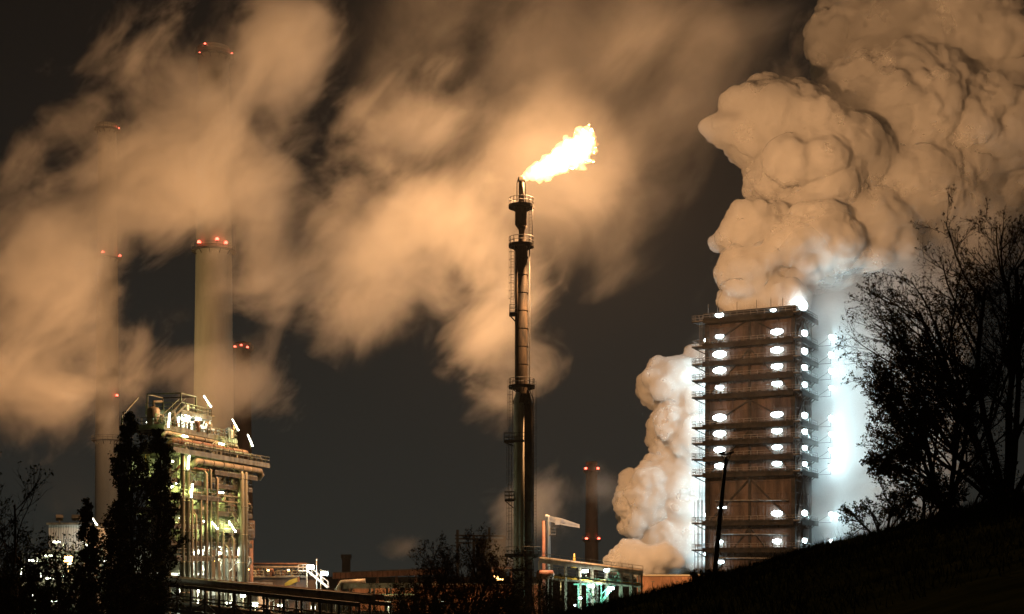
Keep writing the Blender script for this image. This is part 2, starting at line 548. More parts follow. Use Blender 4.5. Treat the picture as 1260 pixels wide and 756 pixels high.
def billow(spheres, rng, n1=12, f1=0.46, n2=5, f2=0.45):
    """cauliflower: smaller spheres budding on the bigger ones"""
    out = list(spheres)
    lvl = spheres
    for n, f in ((n1, f1), (n2, f2)):
        nxt = []
        for c, r in lvl:
            for _ in range(n):
                d = rng.normal(size=3); d /= np.linalg.norm(d)
                k = f * rng.uniform(0.7, 1.25)
                rr = np.array(r)
                nxt.append((np.array(c) + d * rr * (1 - 0.35 * k), rr * k))
        out += nxt
        lvl = nxt
    return out

def vol_mat(name, color, density, aniso=0.0):
    m = bpy.data.materials.new(name)
    m.use_nodes = True
    nt = m.node_tree
    nt.nodes.remove(nt.nodes['Principled BSDF'])
    pv = nt.nodes.new('ShaderNodeVolumePrincipled')
    pv.inputs['Color'].default_value = (*color, 1)
    pv.inputs['Density'].default_value = density
    pv.inputs['Anisotropy'].default_value = aniso
    nt.links.new(pv.outputs[0], nt.nodes['Material Output'].inputs['Volume'])
    return m, pv

def steam(name, label, cat, blobs, density, voxel, seed, n1=12, n2=5, amp=0.7, cell=3.0, color=(0.98, 0.98, 0.98), skin=(0.12, 0.30), soften=8):
    """dense billowing steam with a crisp cauliflower skin"""
    rng = np.random.default_rng(seed)
    sp = [(np.array(P(px, py, Y)), np.array((rx * Y / F, rd, rz * Y / F))) for px, py, Y, rx, rz, rd in blobs]
    me = hull(billow(sp, rng, n1, 0.40, n2, 0.42), voxel)
    relax(me, soften)
    co, no = mesh_arrays(me)
    wob = (np.stack([fbm(co / (cell * 1.1), 3, seed + 40 + q) for q in range(3)], 1) - 0.5) * cell * 1.1
    for k, (c_, a_) in enumerate(((1.0, 0.9), (0.5, 0.55), (0.25, 0.36), (0.13, 0.17))):
        w = worley((co + wob * (0.6 ** k)) / (cell * c_), seed + 3 * k)
        loc = 0.45 + 0.9 * smooth(0.3, 0.7, fbm(co / (cell * 2.6), 2, seed + 60 + k))
        co = co + no * (amp * a_ * loc * (0.45 - np.minimum(w, 1.0) ** 2))[:, None]
        me.vertices.foreach_set('co', co.ravel()); me.update()
        if k < 2:
            relax(me, 1)
        co, no = mesh_arrays(me)
    co = co + no * (amp * 0.07 * (fbm(co / (cell * 0.2), 3, seed) - 0.5))[:, None]
    me.vertices.foreach_set('co', co.ravel()); me.update()
    relax(me, 1)
    me.name = name
    me.polygons.foreach_set('use_smooth', [True] * len(me.polygons))
    m, pv = vol_mat(name, color, density)
    # droplets: a scattering skin of uneven thickness over the dense inside
    nt = m.node_tree
    N = nt.nodes.new; L = nt.links.new
    g = N('ShaderNodeNewGeometry')
    nz = N('ShaderNodeTexNoise'); nz.inputs['Scale'].default_value = 0.10; nz.inputs['Detail'].default_value = 6; nz.inputs['Roughness'].default_value = 0.6
    L(g.outputs['Position'], nz.inputs['Vector'])
    mr = N('ShaderNodeMapRange'); mr.inputs['From Min'].default_value = 0.36; mr.inputs['From Max'].default_value = 0.64
    mr.inputs['To Min'].default_value = skin[0]; mr.inputs['To Max'].default_value = skin[1]
    L(nz.outputs['Fac'], mr.inputs['Value'])
    df = N('ShaderNodeBsdfDiffuse'); df.inputs['Color'].default_value = (0.9, 0.9, 0.9, 1)
    tl = N('ShaderNodeBsdfTranslucent'); tl.inputs['Color'].default_value = (0.9, 0.9, 0.9, 1)
    m1 = N('ShaderNodeMixShader'); m1.inputs['Fac'].default_value = 0.25
    L(df.outputs[0], m1.inputs[1]); L(tl.outputs[0], m1.inputs[2])
    tr = N('ShaderNodeBsdfTransparent')
    m2 = N('ShaderNodeMixShader')
    L(mr.outputs[0], m2.inputs['Fac']); L(tr.outputs[0], m2.inputs[1]); L(m1.outputs[0], m2.inputs[2])
    L(m2.outputs[0], nt.nodes['Material Output'].inputs['Surface'])
    me.materials.clear(); me.materials.append(m)
    me.update()
    return tag(link(bpy.data.objects.new(name, me)), label, cat)

def smoke(name, label, cat, blobs, density, scale, seed, thr=(0.42, 0.62), detail=4.0, color=(0.93, 0.92, 0.90), voxel=3.0, step=1.0, stretch=(0.62, 1, 1), tilt=0.75, distort=0.45, soft=0.26, crisp=False, group=None):
    """drifting smoke: density field of soft ellipsoids broken by turbulence, inside a hull that encloses it"""
    sp = [(np.array(P(px, py, Y)), np.array((rx * Y / F, rd, rz * Y / F))) for px, py, Y, rx, rz, rd in blobs]
    me = hull([(c, r * 1.02) for c, r in sp], voxel, 3)
    relax(me, 1)
    me.name = name
    m, pv = vol_mat(name, color, 1.0)
    nt = m.node_tree
    N = nt.nodes.new; L = nt.links.new
    g = N('ShaderNodeNewGeometry')
    # turbulence
    vr = N('ShaderNodeVectorRotate'); vr.rotation_type = 'Y_AXIS'; vr.inputs['Angle'].default_value = tilt
    L(g.outputs['Position'], vr.inputs['Vector'])
    mp = N('ShaderNodeMapping'); mp.inputs['Scale'].default_value = stretch
    mp.inputs['Location'].default_value = (seed * 13.7, seed * 7.3, seed * 3.1)
    L(vr.outputs[0], mp.inputs['Vector'])
    nz = N('ShaderNodeTexNoise')
    nz.inputs['Scale'].default_value = scale
    nz.inputs['Detail'].default_value = detail
    nz.inputs['Roughness'].default_value = 0.66
    nz.inputs['Distortion'].default_value = distort
    L(mp.outputs[0], nz.inputs['Vector'])
    last = None
    for c, r in sp:
        s1 = N('ShaderNodeVectorMath'); s1.operation = 'SUBTRACT'; s1.inputs[1].default_value = c
        L(g.outputs['Position'], s1.inputs[0])
        s2 = N('ShaderNodeVectorMath'); s2.operation = 'DIVIDE'; s2.inputs[1].default_value = r
        L(s1.outputs[0], s2.inputs[0])
        s3 = N('ShaderNodeVectorMath'); s3.operation = 'LENGTH'
        L(s2.outputs[0], s3.inputs[0])
        s4 = N('ShaderNodeMath'); s4.operation = 'SUBTRACT'; s4.use_clamp = True
        s4.inputs[0].default_value = 1.0
        L(s3.outputs['Value'], s4.inputs[1])
        s5 = N('ShaderNodeMath'); s5.operation = 'MULTIPLY'; s5.inputs[1].default_value = 1.15
        L(s4.outputs[0], s5.inputs[0]); s4 = s5
        if last is None: last = s4.outputs[0]
        else:
            mx = N('ShaderNodeMath'); mx.operation = 'ADD'; mx.use_clamp = True
            L(last, mx.inputs[0]); L(s4.outputs[0], mx.inputs[1]); last = mx.outputs[0]
    # turbulence eats the rim of the mass and tears holes in it
    a = N('ShaderNodeMath'); a.operation = 'MULTIPLY_ADD'
    L(last, a.inputs[0]); a.inputs[1].default_value = soft
    L(nz.outputs['Fac'], a.inputs[2])
    mr = N('ShaderNodeMapRange'); mr.interpolation_type = 'SMOOTHERSTEP' if crisp else 'LINEAR'
    mr.inputs['From Min'].default_value = thr[0] + soft; mr.inputs['From Max'].default_value = thr[1] + soft
    L(a.outputs[0], mr.inputs['Value'])
    d1 = mr
    d2 = N('ShaderNodeMath'); d2.operation = 'MULTIPLY'; d2.inputs[1].default_value = density
    L(d1.outputs[0], d2.inputs[0])
    L(d2.outputs[0], pv.inputs['Density'])
    m.cycles.volume_step_rate = step
    me.materials.clear(); me.materials.append(m)
    return tag(link(bpy.data.objects.new(name, me)), label, cat, group, 'stuff')

# ---- the flame
rngf = np.random.default_rng(8)
fl = [(642.5, 220, 4), (648, 217.5, 6), (656, 213.5, 8.5), (666, 209, 11), (676, 204.5, 13), (687, 198, 14.5), (698, 192, 15.5), (708, 186, 15), (716, 178, 12),
      (721, 170, 9.5), (712, 167, 6), (726, 165, 6.5), (731, 163.5, 3.5), (724, 185, 7), (728, 173, 6.5), (718, 191, 7), (730, 181, 4), (721, 161.5, 5.5), (714, 164, 6.5), (729, 169, 5), (721, 198, 5), (711, 201, 6), (703, 205, 5), (698, 176, 6), (727, 178, 5), (664, 219, 6), (672, 217, 6.5), (690, 183, 6), (668, 196, 4.5), (716, 196, 5)]
sp = [(np.array(P(px, py, FY + 0.2 + (px - 642) * 0.075 + rngf.normal() * 0.3)), np.array((r * mpp, r * mpp * 0.9, r * mpp))) for px, py, r in fl]
fm = hull(billow(sp, rngf, 6, 0.42, 0, 0.4), 0.10)
relax(fm, 2)
co, no = mesh_arrays(fm)
far = np.clip((co[:, 0] - fX(650)) / (fX(733) - fX(650)), 0, 1)
dn = np.stack([fbm(co * 1.3, 4, s) - 0.5 for s in (1, 2, 3)], 1)
co = co + no * ((0.25 + 0.75 * far) * 0.9 * (0.6 - worley(co / 0.8, 4)))[:, None] + dn * (0.5 + 1.6 * far)[:, None] * np.array((1.0, 0.6, 1.0))
spike = np.clip(worley(co * np.array((1.3, 1.3, 1.3)), 7) - 0.55, 0, 1)
co = co + np.array((0.9, 0, 0.22)) * (spike * far * 1.5)[:, None]
fm.vertices.foreach_set('co', co.ravel()); fm.update()
relax(fm, 2)
fm.polygons.foreach_set('use_smooth', [True] * len(fm.polygons))
m = bpy.data.materials.new('burning_gas'); m.use_nodes = True
ntf = m.node_tree; ntf.nodes.remove(ntf.nodes['Principled BSDF'])
em = ntf.nodes.new('ShaderNodeEmission')
em.inputs['Color'].default_value = (1.0, 0.50, 0.17, 1); em.inputs['Strength'].default_value = 2.6
ntf.links.new(em.outputs[0], ntf.nodes['Material Output'].inputs['Volume'])
m.cycles.emission_sampling = 'NONE'
fm.name = 'flame'; fm.materials.clear(); fm.materials.append(m)
flame = tag(link(bpy.data.objects.new('flame', fm)), 'bright yellow white gas flame blown to the right from the stack tip', 'flame')
light('flame_light', P(690, 195, FY + 4.5), FLARE_W, FLARE_COL, 2.2, flame)

# ------------------------------------------------------------------ quench tower
QC = Vector((60.1, 300, 0)); QU = Vector((-0.882, 0.471, 0)).normalized(); QV = Vector((0.471, 0.882, 0)).normalized()
QL, QD, QTOP = 19.4, 11.5, 66.6
def Q(s, t, z, out_u=0.0, out_v=0.0):    # negative out_v at s = QL stands proud of the left face
    """s along the front from the near corner, t along the right face; out = metres proud of each face"""
    return QC + QU * (s - out_v) + QV * (t - out_u) + Vector((0, 0, z))
tower = thing('quench_tower', 'brown quench tower with dark stacked walkways and rows of white floodlights', 'tower', QC)
MB().obox(Q(QL / 2, QD / 2, QTOP / 2), QU * QL / 2, QV * QD / 2, (0, 0, QTOP / 2)).build('cladding_wall', M['clad'], tower)
# vertical boards and sheet joints, front and right
bd = MB()
for k in range(1, 26):
    s = QL * k / 26
    bd.bar(Q(s, 0, 6, 0.05), Q(s, 0, QTOP - 1, 0.05), 0.10, 0.10)
for k in range(1, 24):
    t = QD * k / 24
    bd.bar(Q(0, t, 6, 0, 0.05), Q(0, t, QTOP - 1, 0, 0.05), 0.10, 0.10)
bd.build('board_joints', M['clad'], tower)
for s, t in ((0, 0), (QL, 0), (0, QD), (QL, QD)):
    MB().obox(Q(s, t, QTOP / 2, 0.0, 0.0), QU * 0.45, QV * 0.45, (0, 0, QTOP / 2)).build('column', M['walk'], tower)
MB().obox(Q(QL / 2, 0, QTOP / 2, 0.22), QU * 0.28, QV * 0.22, (0, 0, QTOP / 2 - 0.3)).build('column', M['walk'], tower)
MB().obox(Q(0, QD / 2, QTOP / 2, 0, 0.22), QV * 0.28, QU * 0.22, (0, 0, QTOP / 2 - 0.3)).build('column', M['walk'], tower)
decks = [65.3, 59.8, 55.9, 52.4, 48.7, 42.1, 38.6, 35.1, 31.6, 21.1, 15.2]
# K-braces between decks, front
zb = [66, 59.5, 48.4, 41.8, 31.3, 20.8, 8]
for z1, z0 in zip(zb[:-1], zb[1:]):
    for a in (0.4, QL - 0.4):
        p, q = Q(a, 0, z0 + 0.3, 0.30), Q(QL / 2, 0, z1 - 1.0, 0.30)
        MB().bar(p, q, 0.42, 0.3).build('brace', M['walk'], tower)
    for a in (0.4, QD - 0.4):
        MB().bar(Q(0, a, z0 + 0.3, 0, 0.30), Q(0, QD / 2, z1 - 1.0, 0, 0.30), 0.42, 0.3).build('brace', M['walk'], tower)
# horizontal girts
gi = MB()
for z in np.arange(9, 65, 2.6):
    gi.bar(Q(0.5, 0, z, 0.12), Q(QL - 0.5, 0, z, 0.12), 0.2, 0.24)
    gi.bar(Q(0, 0.5, z, 0, 0.12), Q(0, QD - 0.5, z, 0, 0.12), 0.2, 0.24)
gi.build('girts', M['clad'], tower)
def qdeck(z, k):
    big = 1.0 if k % 2 else 1.2
    dpt = 1.5
    d = MB()
    d.obox(Q(QL / 2, 0, z - 0.1, dpt / 2 + 0.46), QU * (QL / 2 + 0.46), QV * dpt / 2, (0, 0, 0.1))
    d.obox(Q(0, QD / 2, z - 0.102, 0, dpt / 2 + 0.46), QV * (QD / 2 + 0.46), QU * dpt / 2, (0, 0, 0.1))
    # corner landings
    d.obox(Q(QL + 1.75, -0.2, z - 0.35), QU * 1.28, QV * 1.7, (0, 0, 0.1))
    d.obox(Q(-1.2, -1.2, z - 0.104), QU * 0.75, QV * 0.75, (0, 0, 0.1))
    # fascia beams and brackets below
    d.obox(Q(QL / 2, 0, z - 0.3, dpt + 0.34), QU * (QL / 2 + 0.46), QV * 0.12, (0, 0, 0.55))
    d.obox(Q(0, QD / 2, z - 0.3, 0, dpt + 0.34), QV * (QD / 2 + 0.46), QU * 0.12, (0, 0, 0.55))
    d.obox(Q(QL / 2, 0, z - 0.6, 0.30), QU * (QL / 2 - 0.46), QV * 0.2, (0, 0, 0.35))
    for j in range(7):
        s = QL * j / 6
        d.bar(Q(s, 0, z - 1.3, 0.46), Q(s, 0, z - 0.35, dpt + 0.1), 0.16)
        d.bar(Q(0, QD * j / 6, z - 1.3, 0, 0.46), Q(0, QD * j / 6, z - 0.35, 0, dpt + 0.1), 0.16)
    d.bar(Q(QL + 0.5, 0, z - 1.7), Q(QL + 2.8, -0.4, z - 0.5), 0.2)
    o = d.build('walkway', M['walk'], tower)
    r = MB()
    e = dpt + 0.38
    railing(r, [Q(QL + 0.3, 0, z, e), Q(-0.3, 0, z, e), Q(0, 0, z, e, e), Q(0, QD * 0.02, z, 0, e), Q(0, QD, z, 0, e)], 1.15, 1.5, 0.045)
    railing(r, [Q(QL + 0.5, -1.8, z - 0.25), Q(QL + 2.95, -1.8, z - 0.25), Q(QL + 2.95, 1.4, z - 0.25), Q(QL + 0.5, 1.4, z - 0.25)], 1.3, 0.9, 0.045)
    r.build('railing', M['rail'], o)
    if k in (1, 3, 4, 6, 8):        # cable tray with hung gear
        c = MB()
        c.bar(Q(0.6, 0, z + 0.3, 0.55), Q(QL - 0.6, 0, z + 0.3, 0.55), 0.35, 0.12)
        for j in range(9):
            s = QL * (j + 0.5) / 9
            c.obox(Q(s, 0, z + 0.55, 0.62), QU * random.Random(k * 20 + j).uniform(0.15, 0.5), QV * 0.15, (0, 0, 0.25))
        c.build('cable_tray', M['walk'], tower)
for k, z in enumerate(decks):
    qdeck(z, k)
# parapet girder round the top
pg = MB()
pg.obox(Q(QL / 2, 0, 66.3, 0.36), QU * (QL / 2 + 0.7), QV * 0.22, (0, 0, 0.7))
pg.obox(Q(0, QD / 2, 66.3, 0, 0.36), QV * (QD / 2 + 0.1), QU * 0.22, (0, 0, 0.7))
pg.obox(Q(QL / 2, QD, 66.3, -0.6), QU * (QL / 2 + 0.7), QV * 0.22, (0, 0, 0.7))
pg.obox(Q(QL, QD / 2, 66.3, 0, -0.3), QV * (QD / 2 + 0.1), QU * 0.22, (0, 0, 0.7))
pg.build('parapet', M['walk'], tower)
for s in (2.2, 4.8, 8.0, 12.4, 16.8, 19.0):
    MB().bar(Q(s, 0, 66.5, 0.75), Q(s, 0, 68.8, 0.75), 0.11).build('mast', M['rail'], tower)
# stair tower and ladders at the left edge
for a, b in zip(decks[:-1], decks[1:]):
    ladder(MB(), Q(QL + 1.2, -1.0, 0), b - 0.2, a + 0.8, -QV, False, 0.55).build('ladder', M['rail'], tower)
st = MB()
for dz in np.arange(6, 21, 2.5):
    st.bar(Q(QL + 0.6, -1.6, dz), Q(QL + 2.4, -1.6, dz), 0.1).bar(Q(QL + 0.6, 0.2, dz), Q(QL + 2.4, 0.2, dz), 0.1)
for s in (0.6, 1.5, 2.4):
    for t in (-1.6, 0.2):
        st.bar(Q(QL + s, t, 0), Q(QL + s, t, 26), 0.12)
st.build('scaffold', M['rail'], tower)
def floodlight(p, out, watts=None, big=1.0):
    near = watts is None
    out = Vector(out).normalized()
    side = Vector((-out.y, out.x, 0))
    h = MB().obox(p + Vector((0, 0, 0.34 * big)), side * 0.75 * big, out * 0.35 * big, (0, 0, 0.06))
    h.bar(p + Vector((0, 0, 0.4 * big)), p - out * 0.8 + Vector((0, 0, 0.5 * big)), 0.08)
    o = h.build('floodlight', M['rail'], tower)
    k = big * (1.0 + 0.26 * math.sin(p.z * 7.3 + p.x))
    iv, jf = ICO[2]
    ax = np.array([side * 1.05 * k, out * 0.34 * k, Vector((0, 0, 0.5 * k))])
    MB().add((iv @ ax + np.array(p)).tolist(), jf.tolist(), True).build('lamp_glass', M['bulb'], o)  # glass enlarged so its shape stands for the lamp's bloom
    if near:
        light('floodlight_lamp', p - out * 0.5 - Vector((0, 0, 0.35)), watts or QUENCH_W, QUENCH_COL, 0.25, o)
    else:
        light('floodlight_lamp', p + out * 0.5 - Vector((0, 0, 0.5)), watts or QUENCH_W, QUENCH_COL, 0.35, o)
nV, nU = -QV, -QU
for z in decks[1:9]:
    floodlight(Q(16.3, 0, z + 1.75, 1.0), nV, None, 1.2)
    floodlight(Q(3.4, 0, z + 1.75, 1.0), nV, None, 1.35)
for z, ss in ((21.1, (3.4,)), (15.2, (3.4, 16.3)), (10.8, (16.1,))):
    for s in ss: floodlight(Q(s, 0, z + 1.6, 1.0), nV)
for s in (16.3, 4.2):
    floodlight(Q(s, 0, 66.2, 1.0), nV, 500, 0.8)
floodlight(Q(0, 2.5, 67.4, 0, 1.2), nU, QUENCH_W * 9, 1.8)
for z in decks[1:]:
    floodlight(Q(0, 3.6, z + 1.75, 0, 1.3), nU, QUENCH_W * 2.2, 1.45)
    MB().bar(Q(0, QD - 0.3, z, 0, 1.9), Q(0, QD - 0.3, z + 1.9, 0, 5.0), 0.07).bar(Q(0, QD - 0.3, z - 0.1, 0, 1.9), Q(0, QD - 0.3, z - 0.1, 0, 5.0), 0.09).bar(Q(0, QD - 0.3, z - 0.1, 0, 4.9), Q(0, QD - 0.3, z + 2.0, 0, 4.9), 0.08).build('lamp_outrigger', M['walk'], tower)
    floodlight(Q(0, QD - 0.3, z + 1.7, 0, 5.0), nU, QUENCH_W * 2.2, 1.3)
# floodlights on the far (left) face, over the steam there
for z in (59.8, 52.4, 42.1, 31.6, 21.1, 12.5):
    for t_ in (3.0, 9.0):
        floodlight(Q(QL, t_, z + 1.75, 0, -1.3), QU, QUENCH_W * 2.1)
# lower cross pipes and a strip lamp
for z in (25.5, 18.2, 13.0):
    MB().tube([Q(1, 0, z, 0.7), Q(QL - 2, 0, z + 0.3, 0.7)], 0.16, 8).build('pipe', M['rail'], tower)
MB().obox(Q(15.8, 0, 24.2, 0.6), QU * 0.9, QV * 0.1, (0, 0, 0.12)).build('strip_lamp', M['bulb'], tower)

# ------------------------------------------------------------------ tall chimneys far behind
def chimney(name, label, pxc, Y, wpx_top, wpx_bot, y_top, y_bot, material, rings=(), beacons=(), blink=1.0):
    k = Y / F
    c = P(pxc, HY, Y)
    z1 = CZ + (HY - y_top) * k
    z0 = CZ + (HY - y_bot) * k
    r1, r0 = wpx_top * k / 2, wpx_bot * k / 2
    def rad(z): return r1 + (r0 - r1) * max(0.0, (z1 - z) / (z1 - z0))
    t = thing(name, label, 'chimney', (c.x, Y, 0))
    zs = [0] + list(np.linspace(z1 * 0.12, z1, 14))
    b = MB().tube([(c.x, Y, z) for z in zs], [rad(z) for z in zs], 32)
    b.tube([(c.x, Y, z1 - 0.6), (c.x, Y, z1 + 0.5)], rad(z1) + 0.22, 32)
    for z in np.arange(6, z1 - 2, 4.6):
        b.tube([(c.x, Y, z), (c.x, Y, z + 0.25)], rad(z) + 0.05, 32, False)
    b.build('shaft', material, t)
    for py in rings:
        z = CZ + (HY - py) * k
        R = rad(z)
        d = MB().ring((c.x, Y), R, R + 1.1, z - 0.25, z, 28)
        for q in range(12):
            a = q * PI / 6
            d.bar((c.x + math.cos(a) * R, Y + math.sin(a) * R, z - 1.2), (c.x + math.cos(a) * (R + 1), Y + math.sin(a) * (R + 1), z - 0.2), 0.14)
        o = d.build('platform', M['dark'], t)
        rr = MB()
        for q in range(20):
            a = q * PI / 10
            rr.bar((c.x + math.cos(a) * (R + 1), Y + math.sin(a) * (R + 1), z), (c.x + math.cos(a) * (R + 1), Y + math.sin(a) * (R + 1), z + 1.2), 0.08)
        for hh in (0.6, 1.2):
            rr.tube([(c.x + math.cos(a) * (R + 1), Y + math.sin(a) * (R + 1), z + hh) for a in np.linspace(0, 2 * PI, 33)], 0.05, 4, False)
        rr.build('railing', M['steel'], o)
    for bx, by in beacons:
        z = CZ + (HY - by) * k
        R = rad(min(z, z1))
        x = (bx - 630) / F * Y
        dx = max(-1.0, min(1.0, (x - c.x) / (R + 0.6)))
        y = Y - math.sqrt(max(0.0, 1 - dx * dx)) * (R + 0.7)
        x = c.x + dx * (R + 0.7)
        g = MB().tube([(x, y, z - 0.5), (x, y, z - 0.2)], 0.3, 10)
        g.bar((x, y, z - 0.4), (c.x + dx * R * 0.9, Y - math.sqrt(max(0, 1 - dx * dx)) * R * 0.9, z - 0.4), 0.15)
        g = g.build('beacon', M['dark'], t)
        rb = (0.36 if by > 200 else 0.2) * blink
        iv, jf = ICO_[1]
        MB().add([(x + v[0] * rb, y + v[1] * rb, z + v[2] * rb) for v in iv], jf.tolist(), True).build('beacon_lamp', M['beacon'], g)
        light('beacon_light', (x, y - 0.8, z + 0.2), 10, (1, 0.06, 0.03), 0.3, g)
    lad = MB()
    ladder(lad, (c.x - r0 * 0.2, Y - r0 - 0.15, 0), 2, z1 * 0.5, (0, -1, 0), False, 0.6)
    return t
ICO_ = {1: (lambda t: (t[0], t[1]))(ico(1))}
chimney('chimney', 'tall pale concrete chimney lit yellow from its left side', 263, 340, 37, 50, 62, 560, M['conc'], (309, 70),
        [(250, 303), (272, 300), (281, 303), (257, 62), (250, 71), (287, 66)], 1.2)
chimney('chimney', 'slim grey concrete chimney with a railed ring behind the poplar', 132, 380, 22, 30, 156, 640, M['conc'], (542, 318, 160),
        [(131, 314), (149, 315), (146, 158), (153, 159), (146, 488)], 1.0)
chimney('chimney', 'short dark chimney with three red lights beside the pale one', 299, 400, 17, 26, 424, 690, M['brick'], (430,),
        [(291, 428), (299, 427), (306, 429)], 1.0)
chimney('chimney', 'dark distant chimney with red lights at two heights near the boom', 728, 480, 13, 17, 570, 700, M['brick'], (580, 664),
        [(721, 577), (735, 577), (721.5, 663), (736, 663)], 1.3)
t = thing('exhaust_stack', 'slim brown exhaust stack with dark top on the coke plant', 'chimney', P(309, HY, 225) * Vector((1, 1, 0)) if False else (P(309, HY, 225).x, 225, 0))
c = P(309, HY, 225); k = 225 / F
MB().tube([(c.x, 225, 0), (c.x, 225, CZ + 40 * k)], 2.6 * k, 14).build('lower_pipe', M['rust'], t)
MB().tube([(c.x, 225, CZ + 40 * k), (c.x, 225, CZ + 44 * k), (c.x, 225, CZ + 64 * k)], [2.6 * k, 4.6 * k, 4.6 * k], 14).build('stack_top', M['brick'], t)

# ------------------------------------------------------------------ process plant, left (two visible faces, near corner at photo x 205)
PO = Vector((-46.6, 190, 0)); PU = Vector((0.262, 0.965, 0)).normalized(); PV = Vector((-0.965, 0.262, 0)).normalized()
def R_(u, v, z): return PO + PU * u + PV * v + Vector((0, 0, z))
def u_px(px, v=0.0):
    a = (px - 630) / F
    ox, oy = PO.x + PV.x * v, PO.y + PV.y * v
    return (ox - a * oy) / (a * PU.y - PU.x)
def z_px(py, u, v=0.0):
    return CZ + (HY - py) * (PO + PU * u + PV * v).y / F
plant = thing('process_plant', 'open steel process plant with vertical pipes, railed decks and white tube lamps', 'industrial plant', (PO.x, PO.y, 0))
VW = 7.0
for u in (1.2, 6.5, 12.5, 18.5, 25.0):
    for v in (0.4, VW - 0.4):
        c = MB()
        c.obox(R_(u, v, 14.2), PU * 0.22, PV * 0.04, (0, 0, 14.2))
        c.obox(R_(u, v - 0.2, 14.2), PU * 0.21, PV * 0.03, (0, 0, 14.2)).obox(R_(u, v + 0.2, 14.2), PU * 0.21, PV * 0.03, (0, 0, 14.2))
        c.build('column', M['steel'], plant)
PZ = [10.0, 14.3, 18.8, 22.8]
def pdeck(z, u0, u1, v0, v1, rail=True, mat_='dark'):
    d = MB().obox(R_((u0 + u1) / 2, (v0 + v1) / 2, z - 0.08), PU * (u1 - u0) / 2, PV * (v1 - v0) / 2, (0, 0, 0.08))
    for v in (v0 + 0.1, v1 - 0.1):
        d.bar(R_(u0, v, z - 0.36), R_(u1, v, z - 0.36), 0.16, 0.4)
    n = max(2, int((u1 - u0) / 3))
    for k in range(n + 1):
        u = u0 + (u1 - u0) * k / n
        d.bar(R_(u, v0, z - 0.33), R_(u, v1, z - 0.33), 0.12, 0.3)
    o = d.build('deck', M[mat_], plant)
    if rail:
        railing(MB(), [R_(u0 + .05, v1 - .05, z), R_(u0 + .05, v0 + .05, z), R_(u1 - .05, v0 + .05, z), R_(u1 - .05, v1 - .05, z)], 1.1, 1.5, 0.04).build('railing', M['steel'], o)
    return o
for z in PZ[1:]:
    pdeck(z, 0.6, 25.6, -0.3, VW)
pdeck(26.8, -0.8, 29.5, -1.4, VW + 0.6, True, 'steel')
pdeck(29.9, -0.4, 21.5, 0.2, VW, True, 'steel')
pdeck(32.6, 5.5, 14.5, 0.8, VW - 0.6, True, 'steel')
# steel bracing on the visible face
for (ua, ub, za, zb_) in ((1.2, 6.5, 14.3, 18.8), (12.5, 18.5, 18.8, 22.8), (18.5, 25, 22.8, 18.8), (18.5, 25, 14.3, 18.8), (6.5, 12.5, 14.3, 10), (18.5, 25, 10, 14.3)):
    MB().bar(R_(ua, 0.1, za), R_(ub, 0.1, zb_ - 0.4), 0.16).build('brace', M['steel'], plant)
for z in PZ:
    for v in (0.3, VW - 0.3):
        MB().bar(R_(1, v, z - 0.75), R_(25.2, v, z - 0.75), 0.2, 0.35).build('beam', M['steel'], plant)
# vertical pipes on the face
rp = random.Random(3)
for px, r, z0, z1, mk in ((224.5, 0.36, 0, 26.3, 'pipe'), (230.5, 0.42, 0, 26.3, 'pipe'), (236, 0.22, 0, 22, 'pipe_dark'), (241, 0.2, 0, 18, 'pipe'), (247, 0.2, 3, 20.5, 'pipe_dark'), (253.5, 0.26, 0, 24, 'pipe_dark'),
                          (259, 0.22, 2, 24.6, 'steel'), (267, 0.24, 0, 23.5, 'pipe_dark'), (274, 0.22, 4, 16, 'pipe'), (281, 0.2, 0, 13.5, 'steel'), (287, 0.2, 2, 15, 'pipe_dark'), (296.5, 0.52, 0, 24.6, 'pipe'), (301.5, 0.42, 0, 24.9, 'pipe')):
    u = u_px(px, -0.75)
    b = MB().tube([R_(u, -0.75, z0), R_(u, -0.75, z1), R_(u, -0.4, z1 + r * 2), R_(u, 1.4, z1 + r * 2.4)], r, 12)
    for zz in np.arange(z0 + 3, z1, 4.2):
        b.tube([R_(u, -0.75, zz), R_(u, -0.75, zz + 0.12)], r + 0.07, 12)
    b.build('pipe', M[mk], plant)
# long horizontal lines above and below the top deck
for (z, v, r, ua, ub, mk) in ((28.1, -0.2, 0.42, 1, 24, 'rust'), (27.7, -0.95, 0.2, 3, 27.5, 'pipe'), (29.0, 0.4, 0.3, -0.2, 22, 'pipe_dark'), (25.6, -0.9, 0.45, 6, 27.5, 'pipe_dark'),
                              (25.2, 0.5, 0.34, 10, 27, 'pipe'), (24.6, -0.5, 0.18, 2, 16, 'rust'), (21.2, -0.4, 0.18, 4, 24, 'pipe'), (20.4, -0.45, 0.14, 8, 25, 'pipe_dark'), (16.9, -0.4, 0.16, 3, 24, 'pipe'), (12.3, -0.4, 0.2, 3, 25, 'pipe_dark')):
    b = MB().tube([R_(ua, v + 0.9, z - 1.0), R_(ua, v, z - 0.4), R_(ua + 0.5, v, z), R_(ub - 0.5, v, z), R_(ub, v, z - 0.5), R_(ub, v + 0.5, z - 1.2)], r, 10)
    for uu in np.arange(ua + 2, ub - 1, 3.1):
        b.tube([R_(uu, v, z), R_(uu + 0.12, v, z)], r + 0.08, 10)
    b.build('pipe', M[mk], plant)
